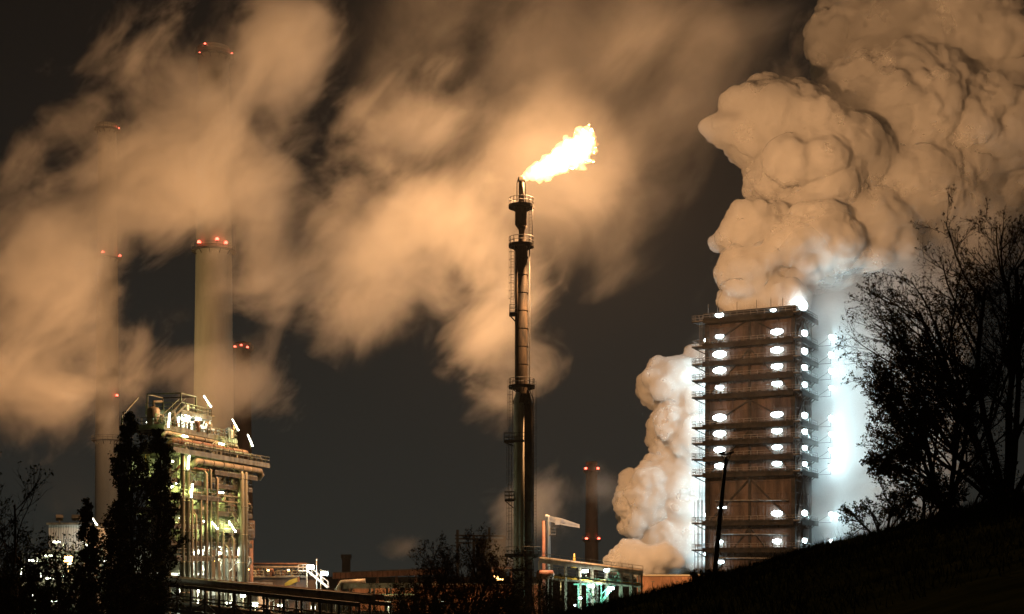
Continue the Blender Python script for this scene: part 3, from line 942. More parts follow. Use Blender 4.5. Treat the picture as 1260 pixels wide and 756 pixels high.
# vessels and equipment behind the pipes
for (u, v, z0, z1, r, mk) in ((3.8, 3.2, 19.0, 22.0, 1.1, 'pipe'), (9.0, 3.0, 18.9, 25.5, 1.5, 'pipe'), (15.0, 3.4, 18.9, 22.4, 1.2, 'white'), (8.5, 3.0, 10, 18, 1.6, 'pipe'), (15.5, 3.2, 10, 16.5, 1.4, 'white'),
                              (21.5, 3.4, 14.4, 21.8, 1.6, 'pipe'), (3.6, 3.0, 10, 17.5, 1.3, 'pipe_dark'), (2.6, 3.5, 30, 32.4, 0.9, 'pipe_dark'), (18.0, 3.5, 30, 32.0, 0.9, 'pipe')):
    b = MB().tube([R_(u, v, z0), R_(u, v, z0 + 0.4), R_(u, v, z1), R_(u, v, z1 + r * 0.35), R_(u, v, z1 + r * 0.5)], [r * 0.9, r, r, r * 0.75, r * 0.2], 20)
    for zz in np.arange(z0 + 1, z1, 1.6):
        b.tube([R_(u, v, zz), R_(u, v, zz + 0.08)], r + 0.05, 20)
    b.tube([R_(u, v, z1 + r * 0.4), R_(u, v, z1 + r * 0.4 + 0.8), R_(u + 1.2, v - 0.6, z1 + r * 0.4 + 0.9)], 0.18, 8)
    b.build('vessel', M[mk], plant)
# pale backing panels low down and penthouse kit
for (u0, u1, z0, z1, v) in ((2, 12, 9.8, 13.6, VW - 0.2), (13, 24.5, 9.6, 13.6, VW - 0.2), (14, 24, 19.2, 22.2, VW - 0.1), (2, 11, 23.2, 26.2, VW - 0.1), (17, 24.5, 23.0, 26.0, VW - 0.3)):
    MB().obox(R_((u0 + u1) / 2, v, (z0 + z1) / 2), PU * (u1 - u0) / 2, PV * 0.08, (0, 0, (z1 - z0) / 2)).build('sheet_panel', M['white'], plant)
for (u, w, z, h) in ((7.0, 0.9, 30, 1.9), (9.6, 0.7, 30, 2.0), (12.2, 0.8, 30, 1.7), (15.5, 0.6, 30, 1.4), (10, 0.7, 32.7, 1.2)):
    b = MB().tube([R_(u, 2.6, z), R_(u, 2.6, z + h)], w * 0.7, 14).tube([R_(u, 2.6, z + h * 0.7), R_(u + 1.1, 1.5, z + h * 0.7), R_(u + 1.1, 1.5, z)], 0.16, 8)
    b.build('vessel', M['white'], plant)
for (a, b) in ((R_(-0.2, 0.6, 29.9), R_(5.4, 0.6, 33.2)), (R_(19, 0.0, 26.8), R_(15.5, 0.0, 29.9)), (R_(2, -0.2, 18.8), R_(7, -0.2, 22.8)), (R_(24, -0.2, 14.3), R_(18, -0.2, 18.8))):
    stairs(MB(), a, b, 0.9, PV).build('stairs', M['steel'], plant)
for px, z0, z1 in ((212, 22.8, 27.5), (262, 14, 19), (276, 22.8, 26.8), (291, 21.8, 26), (285, 26.8, 30)):
    ladder(MB(), R_(u_px(px, -0.5), -0.5, 0), z0, z1 + 1, -PV, True).build('ladder', M['steel'], plant)
# frame of the top house
th = MB()
for u in (5.7, 10, 14.3):
    for v in (1.0, VW - 0.8):
        th.bar(R_(u, v, 29.9), R_(u, v, 35.0 if u < 11 else 33.8), 0.18)
th.bar(R_(5.7, 1, 35), R_(10, 1, 35), 0.16).bar(R_(5.7, VW - .8, 35), R_(10, VW - .8, 35), 0.16).bar(R_(5.7, 1, 35), R_(5.7, VW - .8, 35), 0.16).bar(R_(10, 1, 35), R_(10, VW - .8, 35), 0.16)
th.build('top_frame', M['steel'], plant)
# intermediate walkways, cable trays, small bore lines and junction boxes on the open faces
for z, ua, ub, v in ((12.2, 1, 12, -0.9), (16.4, 12, 25, -0.9), (20.8, 2, 14, -1.0), (24.6, 12, 26, -1.0), (16.6, 0.6, 8, -0.8)):
    pdeck(z, ua, ub, v, 0.6)
for i in range(46):
    u = rp.uniform(1, 25); z = rp.choice((10.2, 14.4, 18.9, 22.9)); v = rp.uniform(-0.7, 5.5); h = rp.uniform(1.0, 3.6); r = rp.uniform(0.05, 0.14)
    du = rp.uniform(-3.5, 3.5)
    MB().tube([R_(u, v, z), R_(u, v, z + h), R_(u + du, v, z + h), R_(u + du, v + rp.uniform(-0.4, 0.8), z + h + rp.choice((-0.9, 0.8)))], r, 6).build('small_pipe', M[rp.choice(('pipe', 'pipe_dark', 'steel', 'rust', 'yellow'))], plant)
for i in range(22):
    u = rp.uniform(1, 25); z = rp.choice((10.2, 14.4, 18.9, 22.9, 27.0, 30.0)); v = rp.uniform(-0.2, 4)
    MB().obox(R_(u, v, z + 0.6), PU * rp.uniform(0.2, 0.6), PV * 0.25, (0, 0, rp.uniform(0.3, 0.8))).bar(R_(u, v, z), R_(u, v, z + 1.6), 0.1).build('control_box', M[rp.choice(('steel', 'dark', 'white'))], plant)
for i in range(26):                       # pipework and valves along the roof edge
    u = rp.uniform(-0.2, 27); v = rp.uniform(-1.0, 2.5); z = 26.8 if u > 21 or v < 0 else 29.9
    h = rp.uniform(0.6, 2.4); r = rp.uniform(0.07, 0.25)
    MB().tube([R_(u, v, z), R_(u, v, z + h), R_(u + rp.uniform(-1.5, 1.5), v, z + h), R_(u + rp.uniform(-1.5, 1.5), v + 0.5, z + h * 0.4)], r, 8).build('roof_pipe', M[rp.choice(('pipe', 'rust', 'pipe_dark', 'steel'))], plant)
# jib at the far left of the roof
jb = MB().bar(R_(-0.4, 6.6, 29.9), R_(-0.4, 6.6, 31.4), 0.2).bar(R_(-0.4, 6.6, 31.3), R_(2.6, 5.8, 34.2), 0.16)
jb.build('roof_jib', M['steel'], plant)
def tube_lamp(parent, p, d, L=1.6, watts=60, col=TUBE_COL, r=0.11, m='tube'):
    p, d = Vector(p), Vector(d).normalized()
    h = MB().bar(p - d * L / 2 + Vector((0, 0, 0.16)), p + d * L / 2 + Vector((0, 0, 0.16)), 0.3, 0.08)
    h.bar(p + Vector((0, 0, 0.1)), p + Vector((0, 0.25, -1.2)), 0.07)
    o = h.build('lamp', M['steel'], parent)
    MB().tube([p - d * L / 2, p + d * L / 2], r, 8).build('lamp_tube', M[m], o)
    light('tube_light', p + Vector((0.15, -0.35, -0.15)), watts * 1.7, col, 0.4, o)
    return o
for px, py, v, ang, w in ((255.5, 494, -0.2, -58, 260), (290, 523, 0.0, -62, 160), (308, 542, -1.2, -68, 160), (208, 517, -0.6, 85, 260), (187, 515, 5.0, 40, 120), (232, 569, -1.2, 85, 260), (236, 604, -1.2, 85, 200),
                          (263, 645, -1.2, -50, 260), (286, 648, -1.2, -58, 260), (214, 597, 0.5, 40, 160)):
    u = u_px(px, v)
    p = R_(u, v, z_px(py, u, v))
    tube_lamp(plant, p, (math.cos(math.radians(ang)), 0.0, math.sin(math.radians(ang))), 1.9, w)
for u, v, z, w in ((6, 3.5, 21.6, 560), (12.5, 4.6, 21.8, 560), (19, 1.6, 21.9, 460), (4.0, 1.6, 25.4, 560), (12, 1.2, 25.3, 460), (21, 1.0, 25.2, 400), (6, 1.0, 17.6, 460), (13, 1.0, 17.4, 460), (20, 1.0, 17.3, 400),
                   (4.0, 2.5, 12.9, 2000), (11.5, 2.0, 12.9, 2600), (19.0, 2.0, 12.9, 2600), (24.0, 3.0, 12.4, 1600), (8.2, 1.4, 32.2, 1300), (11.2, 1.2, 32.0, 1300), (5.0, 0.0, 28.9, 120), (16, 0.0, 28.8, 120)):
    tube_lamp(plant, R_(u, v, z), PU, 1.3, w, TUBE_COL if z > 13 and z < 30 else (0.95, 1.0, 0.80))

# ------------------------------------------------------------------ lower works at the far left, behind the trees
hall = thing('process_building', 'white sheet metal building behind the leftmost trees', 'building', (P(80, HY, 236).x, 240, 0))
x0, x1 = P(60, 0, 236).x, P(103, 0, 236).x
zt = CZ + (HY - 646) * 236 / F
MB().box(x0, x1, 236, 250, 0, zt).build('wall', M['white'], hall)
MB().box(x0 - 0.3, x1 + 0.3, 235.7, 250.3, zt, zt + 0.35).build('roof_edge', M['steel'], hall)
sr = MB()
for k in range(1, 14):
    xx = x0 + (x1 - x0) * k / 14
    sr.bar((xx, 235.97, 1), (xx, 235.97, zt - 0.1), 0.05)
sr.build('sheet_ribs', M['steel'], hall)
for px, tgt, w_, c_, cone in ((72, P(60, 300, 285), SODIUM_W, (1.0, 0.47, 0.18), 100), (92, P(190, 200, 290), SODIUM_W, (1.0, 0.50, 0.21), 90), (101, P(131, 585, 374), 2.6e4, (1.0, 0.93, 0.76), 26)):  # roof floods added to light the smoke and the slim chimney
    p = Vector((P(px, 0, 238).x, 238.5, zt + 1.3))
    d = (tgt - p).normalized(); sd = Vector((0, 0, 1)).cross(d).normalized(); up = d.cross(sd)
    o = MB().obox(p, d * 0.35, sd * 0.6, up * 0.4).bar(p, (p.x, p.y, zt + 0.3), 0.16).build('floodlight', M['dark'], hall)
    light('added_roof_flood', p + d * 0.6, w_, c_, 0.6, o, tgt, cone, 0.7)
for px, py, w_ in ((97, 652, 170), (80, 668, 120)):  # lamps added to brighten the building wall
    q = P(px, py, 233)
    o = MB().bar((q.x, 236, q.z + 0.3), (q.x, 233.2, q.z + 0.3), 0.08).obox(q + Vector((0, 0, 0.25)), (0.3, 0, 0), (0, 0.2, 0), (0, 0, 0.06)).build('wall_lamp', M['steel'], hall)
    light('wall_light', q, w_, (0.97, 1.0, 0.9), 0.3, o)
low = thing('pipe_rack', 'low tangle of pipes and decks lit green and white at far left', 'pipe rack', (P(80, HY, 222).x, 222, 0))
k2 = 222 / F
for px in range(30, 132, 12):
    x = (px - 630) * k2
    for y in (222, 227):
        MB().bar((x, y, 0), (x, y, 14.6 if px > 60 else 12), 0.22).build('post', M['steel'], low)
for z in (3.5, 6.4, 9.3, 11.9):
    d = MB().box((28 - 630) * k2, (132 - 630) * k2, 221.8, 227.2, z - 0.12, z)
    o = d.build('deck', M['dark'], low)
    railing(MB(), [((28 - 630) * k2, 221.9, z), ((132 - 630) * k2, 221.9, z)], 1.1, 1.6, 0.04).build('railing', M['steel'], o)
for i in range(16):
    z = rp.choice((4.2, 7.4, 8.2, 10.2, 12.6, 13.2)); r = rp.uniform(0.12, 0.4)
    a = rp.uniform(28, 80); b = a + rp.uniform(25, 55)
    y = 221.5 + rp.uniform(-0.4, 4)
    MB().tube([((a - 630) * k2, y, z - 2), ((a - 630) * k2, y, z), ((b - 630) * k2, y, z), ((b - 630) * k2, y, z - 1.5)], r, 8).build('pipe', M[rp.choice(('pipe', 'pipe_dark', 'steel', 'green'))], low)
for i in range(7):
    x = (rp.uniform(34, 128) - 630) * k2
    r = rp.uniform(0.6, 1.1)
    z = rp.choice((3.5, 6.4, 9.3))
    MB().tube([(x, 224.5, z), (x, 224.5, z + 2.2), (x, 224.5, z + 2.6)], [r, r, r * 0.3], 16).build('vessel', M['pipe'], low)
for px, py, ang, w in ((117, 642, -60, 120), (117, 660, -60, 120), (105, 669, -50, 120), (116, 678, -60, 100), (120, 695, -60, 100), (69, 667, 0, 260), (60, 684, 0, 260), (46, 687, 80, 160), (26, 704, 80, 160), (50, 709, 90, 200), (74, 710, 0, 200), (36, 733, 0, 200), (68, 740, 0, 200), (95, 741, 0, 160), (40, 690, 0, 160), (62, 712, 0, 160)):
    p = P(px, py, 220.6)
    tube_lamp(low, p, (math.cos(math.radians(ang)), 0, math.sin(math.radians(ang))), 1.3, w, (0.92, 1.0, 0.66))
for dx in (0, 1.0, 2.0):
    p = P(123.5, 690, 220.6) + Vector((dx * 0.55, 0, 0))
    tube_lamp(low, p, (1, 0, 0), 0.35, 20, (0.9, 1, 0.9), 0.16)
# sodium floodlight and a small one beside it, then the added chimney mast
sl = thing('flood_mast', 'short mast with a burning orange sodium floodlight among the left works', 'lamp', (P(83.5, HY, 219).x, 219, 0))
p = P(83.5, 688, 219)
MB().tube([(p.x, 219.3, 0), (p.x, 219.3, p.z - 0.2)], 0.16, 8).build('pole', M['steel'], sl)
hd = MB().obox(p + Vector((0, 0.45, 0)), (0.7, 0, 0), (0, 0.18, 0), (0, 0, 0.5)).build('lamp_head', M['steel'], sl)
MB().obox(p, (0.62, 0, 0), (0, 0.2, 0), (0, 0, 0.42)).build('lamp_glass', M['sodium'], hd)
light('sodium_near', p + Vector((0, -0.6, 0)), 900, SODIUM_COL, 0.4, hd)
fm_ = thing('flood_mast', 'unseen floodlight mast added to light the pale chimney from its left', 'lamp', (P(22, HY, 312).x, 312, 0))  # hidden mast, put in to light the chimney's left side
p = P(22, 688, 312)
MB().tube([(p.x, 312, 0), (p.x, 312, p.z)], 0.2, 8).build('pole', M['dark'], fm_)
tg = P(256, 440, 340); d = (tg - p).normalized(); sd = Vector((0, 0, 1)).cross(d).normalized(); up = d.cross(sd)
o = MB().obox(p, d * 0.35, sd * 0.6, up * 0.4).build('floodlight', M['dark'], fm_)
light('added_chimney_flood', p + d * 0.8, CHIM_W, (1.0, 0.76, 0.32), 0.6, o, tg, 64, 0.9)
p = P(86.5, 693.5, 219)
tube_lamp(sl, p, (1, 0, 0.8), 0.7, 40)

# ------------------------------------------------------------------ pipe bridge along the bottom left
def bridge_pt(px, py, Y): return P(px, py, Y)
A0, A1 = P(150, 708, 176), P(452, 737, 132)
br = thing('pipe_bridge', 'long lattice pipe bridge crossing the bottom left of the plant', 'pipe bridge', (A0.x, A0.y, 0))
dirb = (A1 - A0); Lb = dirb.length; dirb.normalize()
sb = Vector((-dirb.y, dirb.x, 0)).normalized()
HB = 3.4
MB().tube([A0 + sb * 0.6, A1 + sb * 0.6], 0.36, 12).build('pipe', M['pipe_dark'], br)
MB().tube([A0 + sb * 1.6 + Vector((0, 0, 0.1)), A1 + sb * 1.6 + Vector((0, 0, 0.1))], 0.28, 12).build('pipe', M['rust'], br)
MB().tube([A0 - sb * 0.3 + Vector((0, 0, -2.6)), A1 - sb * 0.3 + Vector((0, 0, -2.6))], 0.25, 12).build('pipe', M['pipe_dark'], br)
nb = 16
for off in (-0.9, 2.6):
    MB().bar(A0 + sb * off - Vector((0, 0, 0.55)), A1 + sb * off - Vector((0, 0, 0.55)), 0.26, 0.4).build('top_chord', M['dark'], br)
    MB().bar(A0 + sb * off - Vector((0, 0, HB)), A1 + sb * off - Vector((0, 0, HB)), 0.26, 0.4).build('bottom_chord', M['dark'], br)
    MB().bar(A0 + sb * off - Vector((0, 0, 0.55 + 1.5)), A1 + sb * off - Vector((0, 0, 0.55 + 1.5)), 0.14, 0.16).build('middle_chord', M['dark'], br)
    ps, dg = MB(), MB()
    for k in range(nb + 1):
        q = A0 + dirb * Lb * k / nb + sb * off
        MB().bar(q - Vector((0, 0, 0.6)), q - Vector((0, 0, HB)), 0.22).build('post', M['dark'], br)
        if k < nb:
            q2 = A0 + dirb * Lb * (k + 1) / nb + sb * off
            a, b = (q, q2) if k % 2 else (q2, q)
            MB().bar(a - Vector((0, 0, 2.1)), b - Vector((0, 0, HB)), 0.15).build('diagonal', M['dark'], br)
for k in range(0, nb + 1, 4):
    q = A0 + dirb * Lb * k / nb
    for off in (-0.9, 2.6):
        w = q + sb * off
        MB().bar((w.x, w.y, 0), (w.x, w.y, w.z - HB), 0.4).build('trestle_leg', M['dark'], br)
# lit yard lamps seen through the lattice, plus some added to light the shrubs
for i, (px, py, w) in enumerate(((224, 727, 500), (243, 727, 500), (256, 727, 500), (223, 745, 260), (243, 741, 200), (282, 742, 260), (314, 744, 260), (271, 727, 300), (299, 733, 260), (345, 746, 200), (386, 748, 160), (478, 744, 420), (545, 741, 420), (625, 743, 420))):
    Y = 196 + (i % 3) * 6 if i < 11 else 168
    p = P(px, py, Y)
    t = thing('yard_lamp', None, 'lamp', (p.x, Y, 0), 'yard lamps glimpsed through the pipe bridge')
    t['label'] = ('leftmost upper yard lamp in front of the pale shed behind the pipe bridge', 'second upper yard lamp from the left behind the pipe bridge', 'third upper yard lamp from the left behind the pipe bridge', 'leftmost lower yard lamp behind the pipe bridge lattice',
                  'second lower yard lamp from the left behind the bridge lattice', 'lower yard lamp near the right half of the pale shed', 'lower yard lamp at the right end of the pale shed', 'fourth upper yard lamp from the left behind the pipe bridge', 'rightmost upper yard lamp behind the pipe bridge',
                  'lower yard lamp just right of the pale shed', 'lone yard lamp under the right end of the pipe bridge', 'added lamp lighting the low shrubs below the shelter', 'added lamp lighting shrubs behind the bare tree', 'added lamp lighting shrubs just left of the stack foot')[i]
    MB().tube([(p.x, Y + 0.1, 0), (p.x, Y + 0.1, p.z)], 0.08, 6).build('pole', M['steel'], t)
    MB().obox(p + Vector((0, 0, 0.3)), (0.5, 0, 0), (0, 0.3, 0), (0, 0, 0.06)).build('hood', M['steel'], t)
    MB().obox(p, (0.34 if i < 11 else 0.14, 0, 0), (0, 0.2, 0), (0, 0, 0.2 if i < 11 else 0.09)).build('lamp_glass', M['tube'], t)
    light('yard_light', p + Vector((0, -0.5, 0)), w, (0.95, 1.0, 0.66), 0.3, t)
# low sheds under and behind the bridge that the lamps shine on
sh = thing('shed', 'low pale shed behind the pipe bridge lattice', 'shed', (P(280, HY, 212).x, 214, 0))
x0, x1 = P(205, 0, 212).x, P(318, 0, 212).x
MB().box(x0, x1, 212, 222, 0, CZ - 1.9).build('wall', M['white'], sh)
MB().box(x0 - 0.4, x1 + 0.4, 211.5, 222.4, CZ - 1.9, CZ - 1.5).build('roof', M['roof'], sh)
for k in range(7):
    xx = x0 + (x1 - x0) * (k + 0.5) / 7
    w = MB().box(xx - 0.8, xx + 0.8, 211.93, 211.98, CZ - 5.6, CZ - 3.4).build('window', M['dark'], sh)
rk = thing('pipe_rack', 'low pipe rack in the yard right of the pale shed', 'pipe rack', (P(380, HY, 190).x, 190, 0))
for j, px in enumerate(range(330, 520, 18)):
    x = P(px, 0, 190).x
    MB().bar((x, 190, 0), (x, 190, 6.9), 0.2).build('post', M['steel'], rk)
    MB().bar((x, 194, 0), (x, 194, 6.9), 0.2).build('post', M['steel'], rk)
    MB().bar((x, 189.8, 6.2), (x, 194.2, 6.2), 0.2).build('crossbeam', M['steel'], rk)
for y, z, r, mk in ((190.4, 6.7, 0.3, 'pipe'), (191.3, 6.6, 0.2, 'rust'), (192.2, 6.65, 0.26, 'pipe_dark'), (193.2, 6.75, 0.34, 'green'), (190.3, 4.6, 0.25, 'pipe_dark')):
    MB().tube([(P(322, 0, 190).x, y, z), (P(515, 0, 190).x, y, z)], r, 8).build('pipe', M[mk], rk)

# ------------------------------------------------------------------ coke plant block right of the process plant
ck = thing('coke_plant', 'low dark coke plant block with orange lit roof kit and railings', 'industrial plant', (P(338, HY, 240).x, 244, 0))
Yk = 240; kk = Yk / F
def KX(px): return (px - 630) * kk
def KZ(py): return CZ + (HY - py) * kk
MB().box(KX(296), KX(377), Yk, Yk + 12, 0, KZ(711)).build('wall', M['brick'], ck)
o = MB().box(KX(294), KX(379), Yk - 0.6, Yk + 12.4, KZ(711), KZ(709.5)).build('roof_deck', M['dark'], ck)
railing(MB(), [(KX(296), Yk - 0.4, KZ(709.5)), (KX(325), Yk - 0.4, KZ(709.5))], 1.0, 1.2, 0.045).build('railing', M['steel'], o)
railing(MB(), [(KX(341), Yk - 0.4, KZ(709.5)), (KX(378), Yk - 0.4, KZ(709.5))], 1.0, 1.2, 0.045).build('railing', M['steel'], o)
for i in range(15):
    px = 300 + i * 5.2; h = rp.uniform(6, 15)
    x = KX(px); z0 = KZ(709.5)
    b = MB()
    if i % 3 == 0: b.tube([(x, Yk + 2, z0), (x, Yk + 2, z0 + h * kk * 0.8), (x, Yk + 2, z0 + h * kk)], [0.45, 0.45, 0.2], 12)
    elif i % 3 == 1: b.tube([(x, Yk + 1.4, z0), (x, Yk + 1.4, z0 + h * kk), (x + 0.9, Yk + 1.4, z0 + h * kk), (x + 0.9, Yk + 1.4, z0)], 0.16, 8)
    else: b.box(x - 0.4, x + 0.4, Yk + 1.5, Yk + 3, z0, z0 + h * kk * 0.7).box(x - 0.5, x + 0.5, Yk + 1.4, Yk + 3.1, z0 + h * kk * 0.7, z0 + h * kk * 0.7 + 0.12)
    b.build('roof_unit', M[('rust', 'pipe_dark', 'dark')[i % 3]], ck)
MB().tube([(KX(298), Yk + 1, KZ(698)), (KX(376), Yk + 1, KZ(698))], 0.22, 8).build('pipe', M['pipe_dark'], ck)
MB().tube([(KX(305), Yk + 3, KZ(694)), (KX(374), Yk + 3, KZ(694))], 0.18, 8).build('pipe', M['rust'], ck)
for px, py, w in ((306, 701, 350), (330, 702, 260), (355, 702, 260)):
    p = P(px, py, Yk - 2.0)
    h = MB().obox(p + Vector((0, 0, 0.22)), (0.3, 0, 0), (0, 0.25, 0), (0, 0, 0.06)).bar(p + Vector((0, 0.1, 0.2)), p + Vector((0, 1.4, -0.8)), 0.08).build('lamp', M['steel'], ck)
    MB().obox(p, (0.16, 0, 0), (0, 0.14, 0), (0, 0, 0.1)).build('lamp_glass', M['sodium'], h)
    light('sodium_light', p + Vector((0, -0.2, -0.1)), w, SODIUM_COL, 0.3, h)
stairs(MB(), (KX(378), Yk - 0.3, KZ(702)), (KX(404), Yk - 0.3, KZ(723)), 1.2, (0, 1, 0)).build('stairs', M['white'], ck)
o = MB().box(KX(368), KX(380), Yk - 1.0, Yk + 1.5, KZ(703) - 0.12, KZ(703)).build('landing', M['steel'], ck)
railing(MB(), [(KX(368), Yk - 0.95, KZ(703)), (KX(380), Yk - 0.95, KZ(703))], 1.1, 0.8, 0.04).build('railing', M['white'], o)
for px, py, top, lab in ((382, 698, 690, 'bright white pole lamp beside the coke plant landing'), (399, 706, 699, 'white pole lamp right of the coke plant stairs')):
    p = P(px, py, Yk - 3)
    t = thing('pole_lamp', lab, 'lamp', (p.x - 0.6, Yk - 3, 0))
    MB().tube([(p.x - 0.6, Yk - 3, 0), (p.x - 0.6, Yk - 3, p.z + 0.7)], 0.08, 8).tube([(p.x - 0.6, Yk - 3, p.z + 0.6), (p.x, Yk - 3, p.z + 0.45)], 0.05, 6).build('pole', M['steel'], t)
    MB().obox(p + Vector((0, 0, 0.38)), (0.6, 0, 0), (0, 0.3, 0), (0, 0, 0.07)).build('hood', M['steel'], t)
    MB().obox(p, (0.55, 0, 0), (0, 0.3, 0), (0, 0, 0.3)).build('lamp_glass', M['bulb'], t)
    light('pole_light', p + Vector((0, -0.6, -0.2)), 700, (0.95, 1.0, 0.82), 0.3, t)
t = thing('mast', 'thin white mast between the two pole lamps', 'mast', (KX(391.5), Yk - 2, 0))
MB().tube([(KX(391.5), Yk - 2, 0), (KX(391.5), Yk - 2, KZ(690))], [0.12, 0.07], 8).build('pole', M['white'], t)
MB().tube([(KX(391.5), Yk - 2, KZ(690)), (KX(391.5), Yk - 2, KZ(688))], 0.12, 8).build('finial', M['white'], t)
t = thing('hopper', 'small yellow slanted hopper below the coke plant', 'hopper', (P(359, 716, 205).x, 205, 0))
p = P(359, 716, 205)
vs = []
for sx, zb_, zt_ in ((-0.95, -0.62, -0.25), (-0.2, -0.5, 0.28), (0.95, 0.05, 0.62)):
    for sy in (-0.6, 0.6):
        vs += [p + Vector((sx, sy, zb_)), p + Vector((sx, sy, zt_))]
MB().add(vs, [(0, 1, 3, 2), (8, 10, 11, 9), (0, 4, 5, 1), (4, 8, 9, 5), (2, 3, 7, 6), (6, 7, 11, 10), (1, 5, 7, 3), (5, 9, 11, 7), (0, 2, 6, 4), (4, 6, 10, 8)]).build('bin', M['yellow'], t)
MB().obox(p + Vector((0.98, 0, 0.34)), (0.05, 0, 0.02), (0, 0.7, 0), (0, 0, 0.4)).build('rim', M['rust'], t)
MB().bar((p.x - .5, 205, 0), (p.x - .5, 205, p.z), 0.15).bar((p.x + .5, 205, 0), (p.x + .5, 205, p.z), 0.15).build('legs', M['dark'], t)
light('hopper_light', p + Vector((0.4, -2.2, 0.4)), 60, (1, 0.8, 0.4), 0.2, t)

# ------------------------------------------------------------------ distant things on the horizon
cg = thing('conveyor_gallery', 'long rust coloured conveyor gallery on trestle legs in the distance', 'conveyor', (P(480, HY, 420).x, 420, 0))
Yc = 420; kc = Yc / F
g0, g1 = P(410, 709, Yc), P(552, 703, Yc)
MB().obox((g0 + g1) / 2, (g1 - g0) / 2, (0, 1.2, 0), (0, 0, 0.85)).build('gallery', M['wall'], cg)
MB().obox((g0 + g1) / 2 + Vector((0, 0, 1.0)), (g1 - g0) / 2 * 1.005, (0, 1.45, 0), (0, 0, 0.13)).build('roof', M['roof'], cg)
for i in range(22):
    q = g0.lerp(g1, (i + 0.5) / 22)
    MB().box(q.x - 0.22, q.x + 0.22, Yc - 1.32, Yc - 1.2, q.z - 0.75, q.z + 0.82).build('rib', M['rust'], cg)
for i in range(6):
    q = g0.lerp(g1, (i + 0.3) / 6)
    MB().bar((q.x - 0.9, Yc, 0), (q.x, Yc, q.z - 0.85), 0.5).bar((q.x + 0.9, Yc, 0), (q.x, Yc, q.z - 0.85), 0.5).build('trestle_leg', M['wall'], cg)
t = thing('winding_tower', 'faint dark tower block far off above the gallery', 'tower', (P(426, HY, 700).x, 700, 0))
p = P(426, 684, 700)
MB().box(p.x - 1.9, p.x + 1.9, 698, 702, 0, p.z).build('shaft', M['brick'], t)
MB().box(p.x - 2.4, p.x + 2.4, 697.4, 702.6, p.z - 1.6, p.z + 0.6).build('head', M['dark'], t)
fr = thing('gantry_frame', 'dark gantry frame far off behind the bare tree', 'gantry', (P(590, HY, 380).x, 380, 0))
Yf = 380
for px, top in ((563, 652), (602, 649), (583, 660), (621, 660)):
    x = P(px, 0, Yf).x
    MB().bar((x, Yf, 0), (x, Yf, CZ + (HY - top) * Yf / F), 0.7).build('post', M['walk'], fr)
for py in (659, 663, 668):
    MB().bar(P(560, py, Yf), P(621, py + 1, Yf), 0.4).build('beam', M['walk'], fr)
MB().box(P(586, 0, Yf).x, P(622, 0, Yf).x, Yf + 0.5, Yf + 6, 0, CZ + (HY - 664) * Yf / F).build('block', M['walk'], fr)

# brick walls lit by sodium lamps
for lab, pxa, pxb, yt, Yw, lamps in (('long low brick wall glowing orange left of the flare stack', 430, 668, 720, 330, (470, 520, 570, 625)),
                                     ('low brick wall glowing orange beneath the steam puff', 784, 905, 709, 280, (806, 836, 866))):
    t = thing('brick_wall', lab, 'wall', (P(pxa, HY, Yw).x, Yw, 0))
    xa, xb = P(pxa, 0, Yw).x, P(pxb, 0, Yw).x
    zt = CZ + (HY - yt) * Yw / F
    MB().box(xa, xb, Yw, Yw + 1.2, 0, zt).build('wall', M['wall'], t)
    MB().box(xa - 0.2, xb + 0.2, Yw - 0.25, Yw + 1.45, zt, zt + 0.3).build('coping', M['conc'], t)
    for px in lamps:
        p = P(px, yt + 2, Yw - 6)
        l = MB().bar((p.x, Yw - 0.3, zt - 2.2), (p.x, Yw - 1.6, zt - 1.2), 0.1).obox((p.x, Yw - 1.7, zt - 1.1), (0.3, 0, 0), (0, 0.2, 0), (0, 0, 0.08)).build('wall_lamp', M['dark'], t)
        light('wall_light', (p.x, Yw - 5.0, zt - 2.0), WALL_W, SODIUM_COL, 0.4, l)
t = thing('glowing_shed', 'small open shed with a yellow glow left of the flare stack foot', 'shed', (P(617, HY, 300).x, 300, 0))
for px in (606, 629):
    x = P(px, 0, 300).x
    MB().bar((x, 300, 0), (x, 300, CZ + (HY - 699) * 300 / F), 0.35).build('post', M['rust'], t)
    MB().bar((x, 304, 0), (x, 304, CZ + (HY - 699) * 300 / F), 0.35).build('post', M['rust'], t)
MB().box(P(605, 0, 300).x, P(630, 0, 300).x, 299.5, 304.5, CZ + (HY - 700) * 300 / F, CZ + (HY - 698) * 300 / F).build('roof', M['rust'], t)
for i, (px, py, s) in enumerate(((610, 711, 0.75), (614, 713, 0.5), (618, 713.5, 0.4), (607, 714, 0.35))):
    p = P(px, py, 302)
    MB().obox(p, (s * 0.7, 0, 0), (0, 0.2, 0), (0, 0, s * 0.5)).build('lamp_glass', M['sodium'], t)
light('shed_light', P(611, 711, 300), 900, (1, 0.62, 0.22), 0.5, t)

